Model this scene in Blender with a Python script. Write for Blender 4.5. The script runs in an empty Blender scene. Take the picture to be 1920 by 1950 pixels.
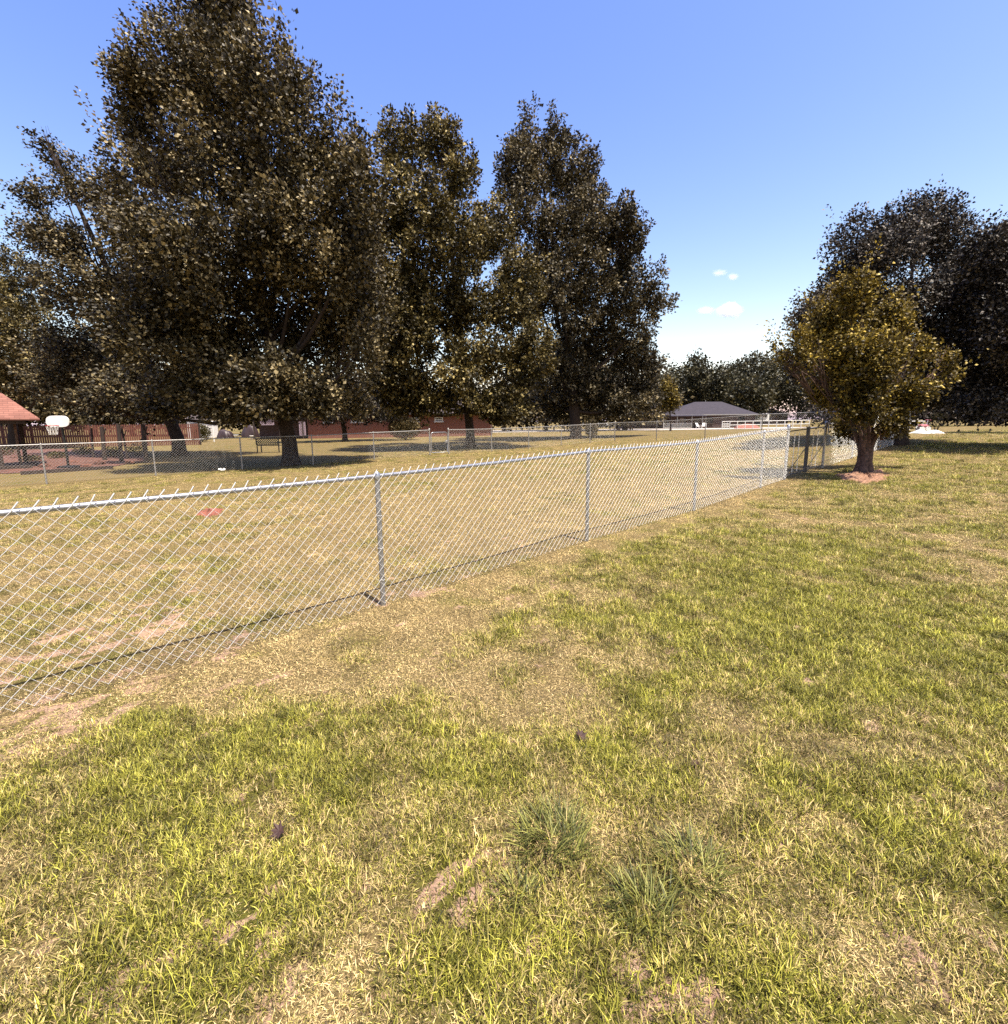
import bpy, math, random
import numpy as np
from mathutils import Vector, Matrix

# ------------------------------------------------------------------ camera, sky, sun, exposure
scene = bpy.context.scene
COL = scene.collection
FPX, PPX, PPY, EYE = 930.0, 960.0, 950.0, 1.70          # in pixels of the 1920x1950 photograph
PITCH, ROLL = math.radians(9.0), math.radians(0.5)
SUN_EL, SUN_AZ = math.radians(70.0), math.radians(140.0)  # azimuth clockwise from +Y

FWD = np.array([0, math.cos(PITCH), -math.sin(PITCH)])
_up = np.array([0, math.sin(PITCH), math.cos(PITCH)]); _rt = np.array([1.0, 0, 0])
RGT = _rt * math.cos(ROLL) - _up * math.sin(ROLL)
UPV = _up * math.cos(ROLL) + _rt * math.sin(ROLL)
cam = bpy.data.cameras.new('camera'); camo = bpy.data.objects.new('camera', cam); COL.objects.link(camo)
cam.sensor_fit = 'HORIZONTAL'; cam.sensor_width = 36.0; cam.lens = 36.0 * FPX / 1920.0
cam.shift_y = (PPY - 975.0) / 1920.0
cam.clip_start = 0.05; cam.clip_end = 6000
m = Matrix.Identity(4)
for i in range(3):
    m[i][0] = RGT[i]; m[i][1] = UPV[i]; m[i][2] = -FWD[i]
m[0][3], m[1][3], m[2][3] = 0, 0, EYE
camo.matrix_world = m
scene.camera = camo

world = bpy.data.worlds.new('World'); scene.world = world; world.use_nodes = True
wn, wl = world.node_tree.nodes, world.node_tree.links
sky = wn.new('ShaderNodeTexSky'); sky.sky_type = 'NISHITA'; sky.sun_disc = False
sky.sun_elevation = SUN_EL; sky.sun_rotation = SUN_AZ
sky.air_density = 1.0; sky.dust_density = 1.0; sky.ozone_density = 1.0
sep = wn.new('ShaderNodeSeparateColor'); com = wn.new('ShaderNodeCombineColor'); wl.new(sky.outputs[0], sep.inputs[0])
for _i, (_g, _k) in enumerate(((1.5, .86), (1.3, .83), (.6, 2.2))):      # the camera's colour response to the sky
    _p = wn.new('ShaderNodeMath'); _p.operation = 'POWER'; _p.inputs[1].default_value = _g; wl.new(sep.outputs[_i], _p.inputs[0])
    _q = wn.new('ShaderNodeMath'); _q.operation = 'MULTIPLY'; _q.inputs[1].default_value = _k; wl.new(_p.outputs[0], _q.inputs[0]); wl.new(_q.outputs[0], com.inputs[_i])
bg = wn['Background']; bg.inputs['Strength'].default_value = 0.1
wl.new(com.outputs[0], bg.inputs['Color'])

sun = bpy.data.lights.new('sun', 'SUN'); suno = bpy.data.objects.new('sun', sun); COL.objects.link(suno)
sun.energy = 5.0; sun.angle = math.radians(0.53); sun.color = (1.0, 0.93, 0.80)
SUNV = Vector((math.sin(SUN_AZ) * math.cos(SUN_EL), math.cos(SUN_AZ) * math.cos(SUN_EL), math.sin(SUN_EL)))
suno.rotation_euler = (-SUNV).to_track_quat('-Z', 'Y').to_euler(); suno.location = SUNV * 60

vs = scene.view_settings
vs.view_transform = 'Standard'; vs.look = 'None'; vs.gamma = 1.0; vs.use_curve_mapping = False
vs.exposure = 1.22
scene.render.engine = 'CYCLES'
scene.cycles.max_bounces = 6; scene.cycles.diffuse_bounces = 2; scene.cycles.glossy_bounces = 2
scene.cycles.transmission_bounces = 3; scene.cycles.transparent_max_bounces = 6; scene.cycles.volume_bounces = 5
scene.cycles.use_denoising = False
scene.cycles.sample_clamp_indirect = 4.0

rng = np.random.default_rng(7)
random.seed(7)
CAM = np.array([0, 0, EYE])

# ------------------------------------------------------------------ geometry helpers
def ray(px, py):
    d = FWD + RGT * (px - PPX) / FPX + UPV * (PPY - py) / FPX
    return d / d[1]
def at(px, py, depth):
    return CAM + ray(px, py) * depth

# terrain heights, in metres, from the known height of the fence posts that stand on it
_T = np.array([(0, 0, 0), (-3.05, 2.55, .0), (-1.13, 4.33, .03), (1.11, 6.4, .085), (3.43, 8.57, .12), (5.63, 10.6, .22), (3, 2, 0.02),
    (9.2, 12.2, .33), (8, 6, .22), (11.64, 16.6, .45), (16.3, 20, .60), (15.3, 24.8, .82), (9.63, 29.8, .42), (7.55, 33.5, .35), (-.64, 25.8, .12),
    (-3, 22.4, .14), (-7.65, 19.5, 0), (-9.8, 18.1, -.02), (-14.2, 14.9, -.08), (-12.5, 17.4, -.06), (-22, 22, -.1), (-5.5, .3, -.07), (-8, 3, -.08),
    (38, 91, .1), (-30, 44, -.1), (-10, 60, .05), (28, 60, .4), (40, 45, .7), (60, 40, .8), (100, 100, .3), (30, 150, .1), (-60, 100, 0), (0, 110, .05),
    (0, -10, 0), (15, -10, .15), (-15, -10, -.1), (25, 10, .6), (-60, 10, -.2), (-40, -40, -.1), (40, -40, .2)], float)
_ang = np.linspace(0, 2 * np.pi, 12, endpoint=False)
_T = np.vstack([_T, np.c_[300 * np.cos(_ang), 300 * np.sin(_ang), np.zeros(12)], np.c_[1500 * np.cos(_ang), 1500 * np.sin(_ang), np.zeros(12)]])
def _kern(r): return -np.sqrt(r * r + 9.0)
_D = np.hypot(_T[:, None, 0] - _T[None, :, 0], _T[:, None, 1] - _T[None, :, 1])
_n = len(_T)
_M = np.zeros((_n + 1, _n + 1)); _M[:_n, :_n] = _kern(_D) - np.eye(_n) * .08; _M[:_n, _n] = 1; _M[_n, :_n] = 1
_W = np.linalg.solve(_M, np.r_[_T[:, 2], 0])
def gz(x, y):
    x = np.asarray(x, float); y = np.asarray(y, float); sh = x.shape
    x = x.ravel(); y = y.ravel(); out = np.full(x.shape, _W[-1])
    for k in range(_n): out += _W[k] * _kern(np.hypot(x - _T[k, 0], y - _T[k, 1]))
    return out.reshape(sh)
def gnd(px, py):
    """where the line of sight through a photo pixel meets the ground"""
    d = ray(px, py); t0 = 0.3
    ts = np.geomspace(.3, 400, 900); P = CAM + ts[:, None] * d
    below = P[:, 2] < gz(P[:, 0], P[:, 1])
    k = int(np.argmax(below)) if below.any() else 899
    P = P[k]; return np.array([P[0], P[1], float(gz(P[0], P[1]))])
def onlaw(px, depth):
    P = at(px, 800, depth); return np.array([P[0], P[1], float(gz(P[0], P[1]))])

def noise2(x, y, seed):
    """smooth value noise, 0..1"""
    r = np.random.default_rng(seed).random((256, 256))
    xi = np.floor(x).astype(int); yi = np.floor(y).astype(int); fx = x - xi; fy = y - yi
    fx = fx * fx * (3 - 2 * fx); fy = fy * fy * (3 - 2 * fy)
    a = r[xi % 256, yi % 256]; b = r[(xi + 1) % 256, yi % 256]; c = r[xi % 256, (yi + 1) % 256]; d = r[(xi + 1) % 256, (yi + 1) % 256]
    return (a * (1 - fx) + b * fx) * (1 - fy) + (c * (1 - fx) + d * fx) * fy
def fbm(x, y, s, seed, o=4):
    t = 0; a = .5; n = 0
    for k in range(o):
        t = t + a * noise2(x / s + 13.7 * k, y / s - 7.1 * k, seed + k); n += a; a *= .55; s *= .5
    return t / n

def tag(o, label=None, cat=None, group=None, kind=None):
    if label: o['label'] = label
    if cat: o['category'] = cat
    if group: o['group'] = group
    if kind: o['kind'] = kind
    return o
def empty(name, loc, label, cat, group=None, rz=0.0):
    o = bpy.data.objects.new(name, None); COL.objects.link(o); o.location = Vector(loc); o.rotation_euler[2] = rz
    o.empty_display_size = .2
    return tag(o, label, cat, group)
def link(name, me, mat, parent=None):
    o = bpy.data.objects.new(name, me); COL.objects.link(o)
    if mat is not None and not me.materials: me.materials.append(mat)
    if parent is not None: o.parent = parent
    return o
def np_mesh(name, V, F, smooth=False):
    """mesh from arrays; F is (n,3) or (n,4)"""
    me = bpy.data.meshes.new(name); V = np.ascontiguousarray(V, np.float32); F = np.ascontiguousarray(F, np.int32)
    me.vertices.add(len(V)); me.vertices.foreach_set('co', V.ravel())
    k = F.shape[1]; me.loops.add(F.size); me.loops.foreach_set('vertex_index', F.ravel())
    me.polygons.add(len(F)); me.polygons.foreach_set('loop_start', np.arange(0, F.size, k, dtype=np.int32))
    me.polygons.foreach_set('loop_total', np.full(len(F), k, np.int32))
    if smooth: me.polygons.foreach_set('use_smooth', np.ones(len(F), bool))
    me.update(calc_edges=True); me.validate()
    return me

class MB:
    """collects boxes, tubes and prisms into one mesh; coordinates are local to org"""
    def __init__(s, org=(0, 0, 0)): s.v = []; s.f = []; s.o = np.array(org, float); s.sm = []
    def add(s, V, F, smooth=False):
        b = len(s.v); s.v += [tuple(np.array(p, float) - s.o) for p in V]; s.f += [tuple(i + b for i in f) for f in F]; s.sm += [smooth] * len(F)
        return s
    def box(s, c, d, rz=0.0, bev=0.0):
        c = np.array(c, float); h = np.array(d, float) / 2; cs, sn = math.cos(rz), math.sin(rz)
        def tr(p): return (c[0] + p[0] * cs - p[1] * sn, c[1] + p[0] * sn + p[1] * cs, c[2] + p[2])
        if bev <= 0:
            V = [tr((x * h[0], y * h[1], z * h[2])) for z in (-1, 1) for y in (-1, 1) for x in (-1, 1)]
            return s.add(V, [(0, 2, 3, 1), (4, 5, 7, 6), (0, 1, 5, 4), (2, 6, 7, 3), (0, 4, 6, 2), (1, 3, 7, 5)])
        b = min(bev, *(h * .9)); V = []
        for z, k in ((-h[2], b), (-h[2] + b, 0), (h[2] - b, 0), (h[2], b)):
            V += [tr((x * (h[0] - k), y * (h[1] - k), z)) for x, y in ((-1, -1), (1, -1), (1, 1), (-1, 1))]
        F = [(3, 2, 1, 0), (12, 13, 14, 15)]
        for r in range(3):
            for i in range(4): F.append((r * 4 + i, r * 4 + (i + 1) % 4, r * 4 + 4 + (i + 1) % 4, r * 4 + 4 + i))
        return s.add(V, F)
    def bar(s, a, b, w, t=None, up=(0, 0, 1)):
        """rectangular bar from a to b"""
        a = np.array(a, float); b = np.array(b, float); d = b - a; d /= np.linalg.norm(d); t = t or w
        u = np.cross(d, up); 
        if np.linalg.norm(u) < 1e-4: u = np.cross(d, (0, 1, 0))
        u /= np.linalg.norm(u); n = np.cross(u, d)
        V = [p + u * (i * w / 2) + n * (j * t / 2) for p in (a, b) for i, j in ((-1, -1), (1, -1), (1, 1), (-1, 1))]
        return s.add(V, [(0, 1, 2, 3), (7, 6, 5, 4), (0, 4, 5, 1), (1, 5, 6, 2), (2, 6, 7, 3), (3, 7, 4, 0)])
    def tube(s, pts, rad, n=8, cap=True):
        pts = [np.array(p, float) for p in pts]; rad = [rad] * len(pts) if np.isscalar(rad) else rad
        V = []; ref = None
        for i, p in enumerate(pts):
            d = pts[min(i + 1, len(pts) - 1)] - pts[max(i - 1, 0)]; d = d / (np.linalg.norm(d) + 1e-9)
            if ref is None: ref = np.array([1.0, 0, 0]) if abs(d[0]) < .8 else np.array([0, 1.0, 0])
            u = ref - d * (ref @ d); u /= np.linalg.norm(u); ref = u; w = np.cross(d, u)
            V += [p + rad[i] * (u * math.cos(2 * math.pi * k / n) + w * math.sin(2 * math.pi * k / n)) for k in range(n)]
        F = [(i * n + k, i * n + (k + 1) % n, (i + 1) * n + (k + 1) % n, (i + 1) * n + k) for i in range(len(pts) - 1) for k in range(n)]
        s.add(V, F, True)
        if cap: s.add([V[k] for k in range(n)] + [V[-n + k] for k in range(n)], [tuple(range(n - 1, -1, -1)), tuple(range(n, 2 * n))])
        return s
    def poly(s, V, F): return s.add(V, F)
    def build(s, name, mat, parent=None):
        me = bpy.data.meshes.new(name); me.from_pydata(s.v, [], s.f); me.update()
        if any(s.sm): me.polygons.foreach_set('use_smooth', s.sm)
        return link(name, me, mat, parent)

# ------------------------------------------------------------------ materials
def mat(name, color, rough=.7, metal=0.0, spec=.5, noise=None, bump=None):
    """noise = (scale, second colour, contrast); bump = (scale, strength, distance)"""
    m = bpy.data.materials.new(name); m.use_nodes = True; nt = m.node_tree; N, L = nt.nodes, nt.links; b = N['Principled BSDF']
    b.inputs['Base Color'].default_value = (*color, 1); b.inputs['Roughness'].default_value = rough
    b.inputs['Metallic'].default_value = metal; b.inputs['Specular IOR Level'].default_value = spec
    geo = N.new('ShaderNodeNewGeometry')
    if noise:
        t = N.new('ShaderNodeTexNoise'); t.inputs['Scale'].default_value = noise[0]; t.inputs['Detail'].default_value = 6
        L.new(geo.outputs['Position'], t.inputs['Vector'])
        r = N.new('ShaderNodeMapRange'); r.inputs[1].default_value = .5 - .5 / noise[2]; r.inputs[2].default_value = .5 + .5 / noise[2]
        L.new(t.outputs[0], r.inputs[0]); x = N.new('ShaderNodeMix'); x.data_type = 'RGBA'
        x.inputs[6].default_value = (*color, 1); x.inputs[7].default_value = (*noise[1], 1)
        L.new(r.outputs[0], x.inputs[0]); L.new(x.outputs[2], b.inputs['Base Color'])
    if bump:
        t2 = N.new('ShaderNodeTexNoise'); t2.inputs['Scale'].default_value = bump[0]; t2.inputs['Detail'].default_value = 5
        L.new(geo.outputs['Position'], t2.inputs['Vector']); bp = N.new('ShaderNodeBump')
        bp.inputs['Strength'].default_value = bump[1]; bp.inputs['Distance'].default_value = bump[2]
        L.new(t2.outputs[0], bp.inputs['Height']); L.new(bp.outputs[0], b.inputs['Normal'])
    return m
def leaf_mat(name, dark, mid, pale, trans=.14, rough=.52, spec=.28):
    m = bpy.data.materials.new(name); m.use_nodes = True; N, L = m.node_tree.nodes, m.node_tree.links; b = N['Principled BSDF']
    a = N.new('ShaderNodeAttribute'); a.attribute_name = 'tint'
    r = N.new('ShaderNodeValToRGB'); e = r.color_ramp.elements
    e[0].position = 0.0; e[0].color = (*dark, 1); e[1].position = 1.0; e[1].color = (*pale, 1); k = e.new(.55); k.color = (*mid, 1)
    L.new(a.outputs['Fac'], r.inputs[0]); L.new(r.outputs[0], b.inputs['Base Color'])
    b.inputs['Roughness'].default_value = rough; b.inputs['Specular IOR Level'].default_value = spec
    t = N.new('ShaderNodeBsdfTranslucent'); L.new(r.outputs[0], t.inputs['Color'])
    x = N.new('ShaderNodeMixShader'); x.inputs[0].default_value = trans
    L.new(b.outputs[0], x.inputs[1]); L.new(t.outputs[0], x.inputs[2]); L.new(x.outputs[0], N['Material Output'].inputs['Surface'])
    return m
M = {}
M['galv'] = mat('galvanised_steel', (.30, .31, .34), .36, .8, .5, (40, (.38, .39, .42), 2.5), (120, .15, .001))
M['galv_old'] = mat('weathered_steel', (.36, .35, .34), .5, .5, .5, (20, (.2, .19, .18), 2))
M['wire'] = mat('fence_wire', (.62, .61, .59), .42, .4, .6)
M['wire_old'] = mat('old_fence_wire', (.42, .40, .38), .5, .3)
M['dark_steel'] = mat('dark_steel', (.045, .042, .045), .5, .3)
M['bark'] = mat('bark', (.055, .038, .030), .95, 0, .2, (9, (.022, .016, .013), 2), (30, .9, .02))
M['bark_pink'] = mat('young_bark', (.12, .075, .06), .9, 0, .2, (14, (.045, .03, .026), 2.5), (40, .8, .01))
M['leaf_a'] = leaf_mat('maple_leaf', (.009, .007, .003), (.040, .030, .010), (.34, .268, .135))
M['leaf_b'] = leaf_mat('sycamore_leaf', (.010, .008, .003), (.054, .041, .010), (.41, .325, .13))
M['leaf_c'] = leaf_mat('poplar_leaf', (.009, .007, .003), (.038, .029, .012), (.30, .245, .14))
M['leaf_d'] = leaf_mat('pear_leaf', (.006, .005, .004), (.024, .019, .015), (.20, .165, .13), .10)
M['leaf_e'] = leaf_mat('small_tree_leaf', (.012, .009, .002), (.085, .060, .009), (.44, .32, .055))
M['leaf_f'] = leaf_mat('far_leaf', (.016, .016, .008), (.042, .038, .018), (.11, .095, .045))
M['leaf_g'] = leaf_mat('shrub_leaf', (.02, .02, .006), (.06, .05, .012), (.16, .13, .035))

# ------------------------------------------------------------------ ground
SOIL_PATCH = [  # photo pixel, radius (m), amount: places where bare pinkish soil shows
    (200, 1205, .55, .8), (120, 1245, .5, .7), (330, 1170, .5, .5), (430, 1765, .11, 1.5), (515, 1790, .09, 1.4), (870, 1700, .10, 1.5), (920, 1675, .07, 1.4),
    (815, 1690, .08, 1.4), (855, 1725, .07, 1.4), (760, 1545, .07, .5), (1320, 1462, .08, .6), (30, 1425, .32, 1.2), (100, 1385, .3, .9), (210, 1345, .2, .6), (90, 1800, .07, .7),
    (1230, 1880, .10, .75), (1190, 1840, .08, .7), (1720, 1500, .14, .9), (1560, 1480, .1, .8), (1110, 1840, .07, 1), (560, 1880, .1, .9), (1420, 1780, .1, .9), (1010, 1640, .05, 1.1), (700, 1700, .06, 1), (1300, 1330, .12, .7), (1060, 1390, .12, .7), (730, 1152, .14, .9), (1250, 1600, .06, .6), (1010, 1560, .05, .6), (870, 1480, .1, .4),
    (1900, 1835, .1, .9), (1340, 1930, .1, .9), (230, 1870, .08, .9), (1000, 1780, .07, 1), (830, 1860, .08, 1), (275, 922, .5, .8), (1860, 985, .35, .5), (690, 1265, .15, .3)]
GREEN_PATCH = [  # photo pixel, radius (m), amount
    (1650, 1150, 1.6, .30), (1350, 1200, 1.0, .25), (450, 1420, .5, .38), (640, 1370, .4, .3), (530, 1480, .3, .25), (960, 1180, .45, .25), (1500, 1030, 1.0, .2),
    (1640, 1350, .4, .35), (1480, 1480, .3, .3), (1180, 1420, .3, .2), (100, 1530, .5, .3), (370, 1690, .2, .35), (280, 1880, .25, .3), (900, 1420, .3, .2),
    (1000, 1350, .35, -.25), (760, 1240, .6, -.35), (1100, 1250, .4, -.2), (1250, 1120, .7, -.15), (560, 1290, .5, -.3), (1050, 1100, .6, -.15),
    (1880, 1600, .5, .25), (1700, 1600, .4, .15), (1440, 960, 2.0, -.12), (1800, 950, 3, .1), (400, 1050, 1.2, .12), (1130, 930, 2.5, -.1), (1780, 1450, .3, -.3),
    (700, 980, 2.0, -.28), (950, 950, 2.5, -.3), (600, 1050, 1.0, -.1), (150, 1000, 1.6, .05), (1740, 1750, .5, -.1), (1500, 1120, 1.6, .2), (1800, 1250, 1.2, .25), (1350, 1080, 1.2, .15), (1250, 1300, .5, .15), (1650, 1000, 2.0, .12)]
_sp = [(gnd(a, b), r, s) for a, b, r, s in SOIL_PATCH]
_gp = [(gnd(a, b), r, s) for a, b, r, s in GREEN_PATCH]
FA = np.array([-1.13, 4.33]); FD = np.array([6.76, 6.25]); FD = FD / np.linalg.norm(FD); FN = np.array([-FD[1], FD[0]])
def fence_side(x, y): return (x - FA[0]) * FN[0] + (y - FA[1]) * FN[1]      # >0 is inside the yard
def fields(x, y):
    g = .445 + .55 * (fbm(x, y, 1.1, 11) - .5) + 1.5 * (fbm(x, y, .26, 21, 3) - .5) + .3 * (fbm(x, y, 6, 31, 3) - .5)
    s = np.clip((fbm(x, y, .42, 41, 3) - .62) * 5, 0, 1) * .45 + np.clip((fbm(x, y, .10, 43, 2) - .70) * 6, 0, 1) * .7
    for P, r, a in _gp: g = g + a * np.exp(-((x - P[0])**2 + (y - P[1])**2) / (r * r))
    wob = .7 + .6 * fbm(x, y, .12, 61, 2)
    brk = np.clip((fbm(x, y, .055, 81, 3) - .47) * 6.5, 0, 1.3)
    far_ = 1 / (1 + np.exp((y - 9) / 1.5)); s = s * (.25 + .75 * far_)
    for P, r, a in _sp: s = s + a * brk * np.exp(-((x - P[0])**2 + (y - P[1])**2) * wob / (r * r))
    side = fence_side(x, y)
    g = g - .20 * np.clip((side + .1) / .3, 0, 1)                     # the yard behind the fence is drier
    g = g - .32 * np.exp(-((side + .15) / .30)**2)                      # trimmed strip along the fence
    s = s + .35 * np.exp(-((side - .1) / .16)**2) * fbm(x, y, .5, 51, 2)
    return np.clip(g, 0, 1), np.clip(s, 0, 1)

def gm(lo, hi, d0, growth, far):
    a = [d0]
    while a[-1] < far: a.append(a[-1] * growth)
    return np.array(a)
xs = np.r_[np.arange(-24, -6, .25), np.arange(-6, 7, .09), np.arange(7, 28.01, .25)]; ys = np.r_[np.arange(-3, .3, .25), np.arange(.3, 8, .09), np.arange(8, 42.01, .25)]
grow = np.cumsum(.22 * 1.16 ** np.arange(1, 50)); grow = grow[grow < 1400]
xs = np.r_[xs[0] - grow[::-1], xs, xs[-1] + grow]; ys = np.r_[ys[0] - grow[::-1], ys, ys[-1] + grow]
GX, GY = np.meshgrid(xs, ys); nx, ny = len(xs), len(ys)
near = np.exp(-(np.hypot(GX, GY - 8) / 30)**2)
GZ = gz(GX, GY) + near * .035 * (fbm(GX, GY, 1.1, 71, 3) - .5)
idx = np.arange(nx * ny).reshape(ny, nx)
F = np.stack([idx[:-1, :-1], idx[:-1, 1:], idx[1:, 1:], idx[1:, :-1]], -1).reshape(-1, 4)
me = np_mesh('ground', np.stack([GX, GY, GZ], -1).reshape(-1, 3), F, True)
gf, sf = fields(GX.ravel(), GY.ravel())
for nm, arr in (('green', gf), ('soil', sf)):
    a = me.attributes.new(nm, 'FLOAT', 'POINT'); a.data.foreach_set('value', arr.astype(np.float32))
def ground_mat():
    m = bpy.data.materials.new('lawn_ground'); m.use_nodes = True; N, L = m.node_tree.nodes, m.node_tree.links; b = N['Principled BSDF']
    geo = N.new('ShaderNodeNewGeometry'); pos = geo.outputs['Position']
    def nz(scale, det=6, rough=.6):
        t = N.new('ShaderNodeTexNoise'); t.inputs['Scale'].default_value = scale; t.inputs['Detail'].default_value = det; t.inputs['Roughness'].default_value = rough
        L.new(pos, t.inputs['Vector']); return t.outputs[0]
    def mixc(f, c1, c2):
        x = N.new('ShaderNodeMix'); x.data_type = 'RGBA'
        for s, v in ((0, f), (6, c1), (7, c2)):
            if isinstance(v, (tuple, float)): x.inputs[s].default_value = v if isinstance(v, float) else (*v, 1)
            else: L.new(v, x.inputs[s])
        return x.outputs[2]
    def rng_(v, a, c):
        r = N.new('ShaderNodeMapRange'); r.inputs[1].default_value = a; r.inputs[2].default_value = c; L.new(v, r.inputs[0]); return r.outputs[0]
    def attr(n):
        a = N.new('ShaderNodeAttribute'); a.attribute_name = n; return a.outputs['Fac']
    def mth(op, p, q):
        x = N.new('ShaderNodeMath'); x.operation = op
        for i, v in enumerate((p, q)):
            if isinstance(v, float): x.inputs[i].default_value = v
            else: L.new(v, x.inputs[i])
        return x.outputs[0]
    fine = nz(55, 8, .75); mid = nz(7, 5); speck = nz(16, 4, .6)
    straw = mixc(rng_(fine, .35, .65), (.022, .014, .006), (.27, .20, .088))
    green = mixc(rng_(fine, .35, .65), (.014, .015, .003), (.145, .14, .024))
    gsum = mth('ADD', attr('green'), mth('MULTIPLY', mth('SUBTRACT', fine, .5), 1.6))
    grass = mixc(rng_(gsum, .25, .85), straw, green)
    soil = mixc(rng_(mid, .3, .7), (.36, .235, .17), (.46, .33, .245))
    soil = mixc(rng_(fine, .3, .7), soil, (.27, .16, .115))
    ssum = mth('ADD', mth('ADD', attr('soil'), mth('MULTIPLY', mth('SUBTRACT', fine, .5), .9)), mth('MULTIPLY', mth('SUBTRACT', speck, .5), 1.5))
    L.new(mixc(rng_(ssum, .38, .58), grass, soil), b.inputs['Base Color'])
    b.inputs['Roughness'].default_value = .95; b.inputs['Specular IOR Level'].default_value = .1
    bp = N.new('ShaderNodeBump'); bp.inputs['Strength'].default_value = .9; bp.inputs['Distance'].default_value = .03
    L.new(nz(38, 8, .7), bp.inputs['Height']); L.new(bp.outputs[0], b.inputs['Normal'])
    return m
ground = tag(link('ground', me, ground_mat()), kind='structure')

# ------------------------------------------------------------------ grass
def blade_clump(name, n, radius, lmin, lmax, lean0, lean1, w, seed):
    r = np.random.default_rng(seed); V = []; F = []; T = []
    for i in range(n):
        a = r.uniform(0, 6.283); q = radius * math.sqrt(r.random()); base = np.array([q * math.cos(a), q * math.sin(a), -.004])
        az = r.uniform(0, 6.283); ln = r.uniform(lmin, lmax); l0 = math.radians(r.uniform(lean0, lean1)); l1 = l0 + math.radians(r.uniform(5, 50))
        h = np.array([math.cos(az), math.sin(az), 0]); sd = np.array([-h[1], h[0], 0]); tw = r.uniform(-.6, .6); sd = sd * math.cos(tw) + np.array([0, 0, 1]) * math.sin(tw)
        p1 = base + (h * math.sin(l0) + np.array([0, 0, math.cos(l0)])) * ln * .5
        p2 = p1 + (h * math.sin(l1) + np.array([0, 0, math.cos(l1)])) * ln * .5; p2[2] = max(p2[2], .002)
        ww = w * r.uniform(.7, 1.3); k = len(V)
        V += [base - sd * ww * .5, base + sd * ww * .5, p1 - sd * ww * .45, p1 + sd * ww * .45, p2]
        F += [(k, k + 1, k + 3), (k, k + 3, k + 2), (k + 2, k + 3, k + 4)]; T += [r.random()] * 3
    me = np_mesh(name, np.array(V), np.array(F)); a = me.attributes.new('blade', 'FLOAT', 'FACE'); a.data.foreach_set('value', np.array(T, np.float32))
    return me
def grass_mat(name, bluish=False):
    m = bpy.data.materials.new(name); m.use_nodes = True; N, L = m.node_tree.nodes, m.node_tree.links; b = N['Principled BSDF']
    at_ = N.new('ShaderNodeAttribute'); at_.attribute_name = 'tint'; at_.attribute_type = 'INSTANCER'
    bl = N.new('ShaderNodeAttribute'); bl.attribute_name = 'blade'
    rnd = N.new('ShaderNodeMath'); rnd.operation = 'MULTIPLY'; rnd.inputs[1].default_value = 7.31; L.new(bl.outputs['Fac'], rnd.inputs[0])
    frc = N.new('ShaderNodeMath'); frc.operation = 'FRACT'; L.new(rnd.outputs[0], frc.inputs[0]); pw = N.new('ShaderNodeMath'); pw.operation = 'POWER'; pw.inputs[1].default_value = 1.35; L.new(frc.outputs[0], pw.inputs[0]); frc = pw
    sub = N.new('ShaderNodeMath'); sub.operation = 'SUBTRACT'; L.new(at_.outputs['Fac'], sub.inputs[0]); L.new(bl.outputs['Fac'], sub.inputs[1])
    mr = N.new('ShaderNodeMapRange'); mr.inputs[1].default_value = -.25; mr.inputs[2].default_value = .25; L.new(sub.outputs[0], mr.inputs[0])
    def ramp(c1, c2):
        x = N.new('ShaderNodeMix'); x.data_type = 'RGBA'; x.inputs[6].default_value = (*c1, 1); x.inputs[7].default_value = (*c2, 1); L.new(frc.outputs[0], x.inputs[0]); return x.outputs[2]
    st = ramp((.055, .035, .013), (.80, .60, .285)); gr = ramp((.014, .020, .003), (.47, .445, .066)) if not bluish else ramp((.022, .030, .006), (.27, .265, .065))
    x = N.new('ShaderNodeMix'); x.data_type = 'RGBA'; L.new(mr.outputs[0], x.inputs[0]); L.new(st, x.inputs[6]); L.new(gr, x.inputs[7])
    c = gr if bluish else x.outputs[2]
    if not bluish:
        to = N.new('ShaderNodeAttribute'); to.attribute_name = 'tone'; to.attribute_type = 'INSTANCER'
        vm = N.new('ShaderNodeVectorMath'); vm.operation = 'SCALE'; L.new(c, vm.inputs[0]); L.new(to.outputs['Fac'], vm.inputs['Scale']); c = vm.outputs[0]
    L.new(c, b.inputs['Base Color']); b.inputs['Roughness'].default_value = .55; b.inputs['Specular IOR Level'].default_value = .3
    t = N.new('ShaderNodeBsdfTranslucent'); L.new(c, t.inputs['Color']); mx = N.new('ShaderNodeMixShader'); mx.inputs[0].default_value = .18
    L.new(b.outputs[0], mx.inputs[1]); L.new(t.outputs[0], mx.inputs[2]); L.new(mx.outputs[0], N['Material Output'].inputs['Surface'])
    return m
M['grass'] = grass_mat('grass_blades'); M['tuft'] = grass_mat('tuft_blades', True)
protos = bpy.data.collections.new('grass_clumps')
specs = [(62, .075, .02, .048, 8, 60, .0028), (62, .08, .02, .05, 15, 70, .0026), (60, .085, .015, .042, 40, 85, .0026), (70, .09, .012, .038, 55, 88, .0025),
         (52, .06, .028, .06, 8, 50, .0031), (36, .045, .04, .085, 5, 40, .0034), (7, .06, .08, .19, 10, 65, .0022), (16, .035, .02, .04, 62, 84, .0125)]
for i, sp in enumerate(specs):
    o = bpy.data.objects.new('grass_clump_%d' % i, blade_clump('grass_clump_%d' % i, *sp, 100 + i)); o.data.materials.append(M['grass']); protos.objects.link(o)
bands = [(.25, 3, 950, .85), (3, 6, 580, .95), (6, 11, 210, 1.15), (11, 20, 60, 1.5), (20, 34, 15, 2.0)]
PX, PY, PS = [], [], []
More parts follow.
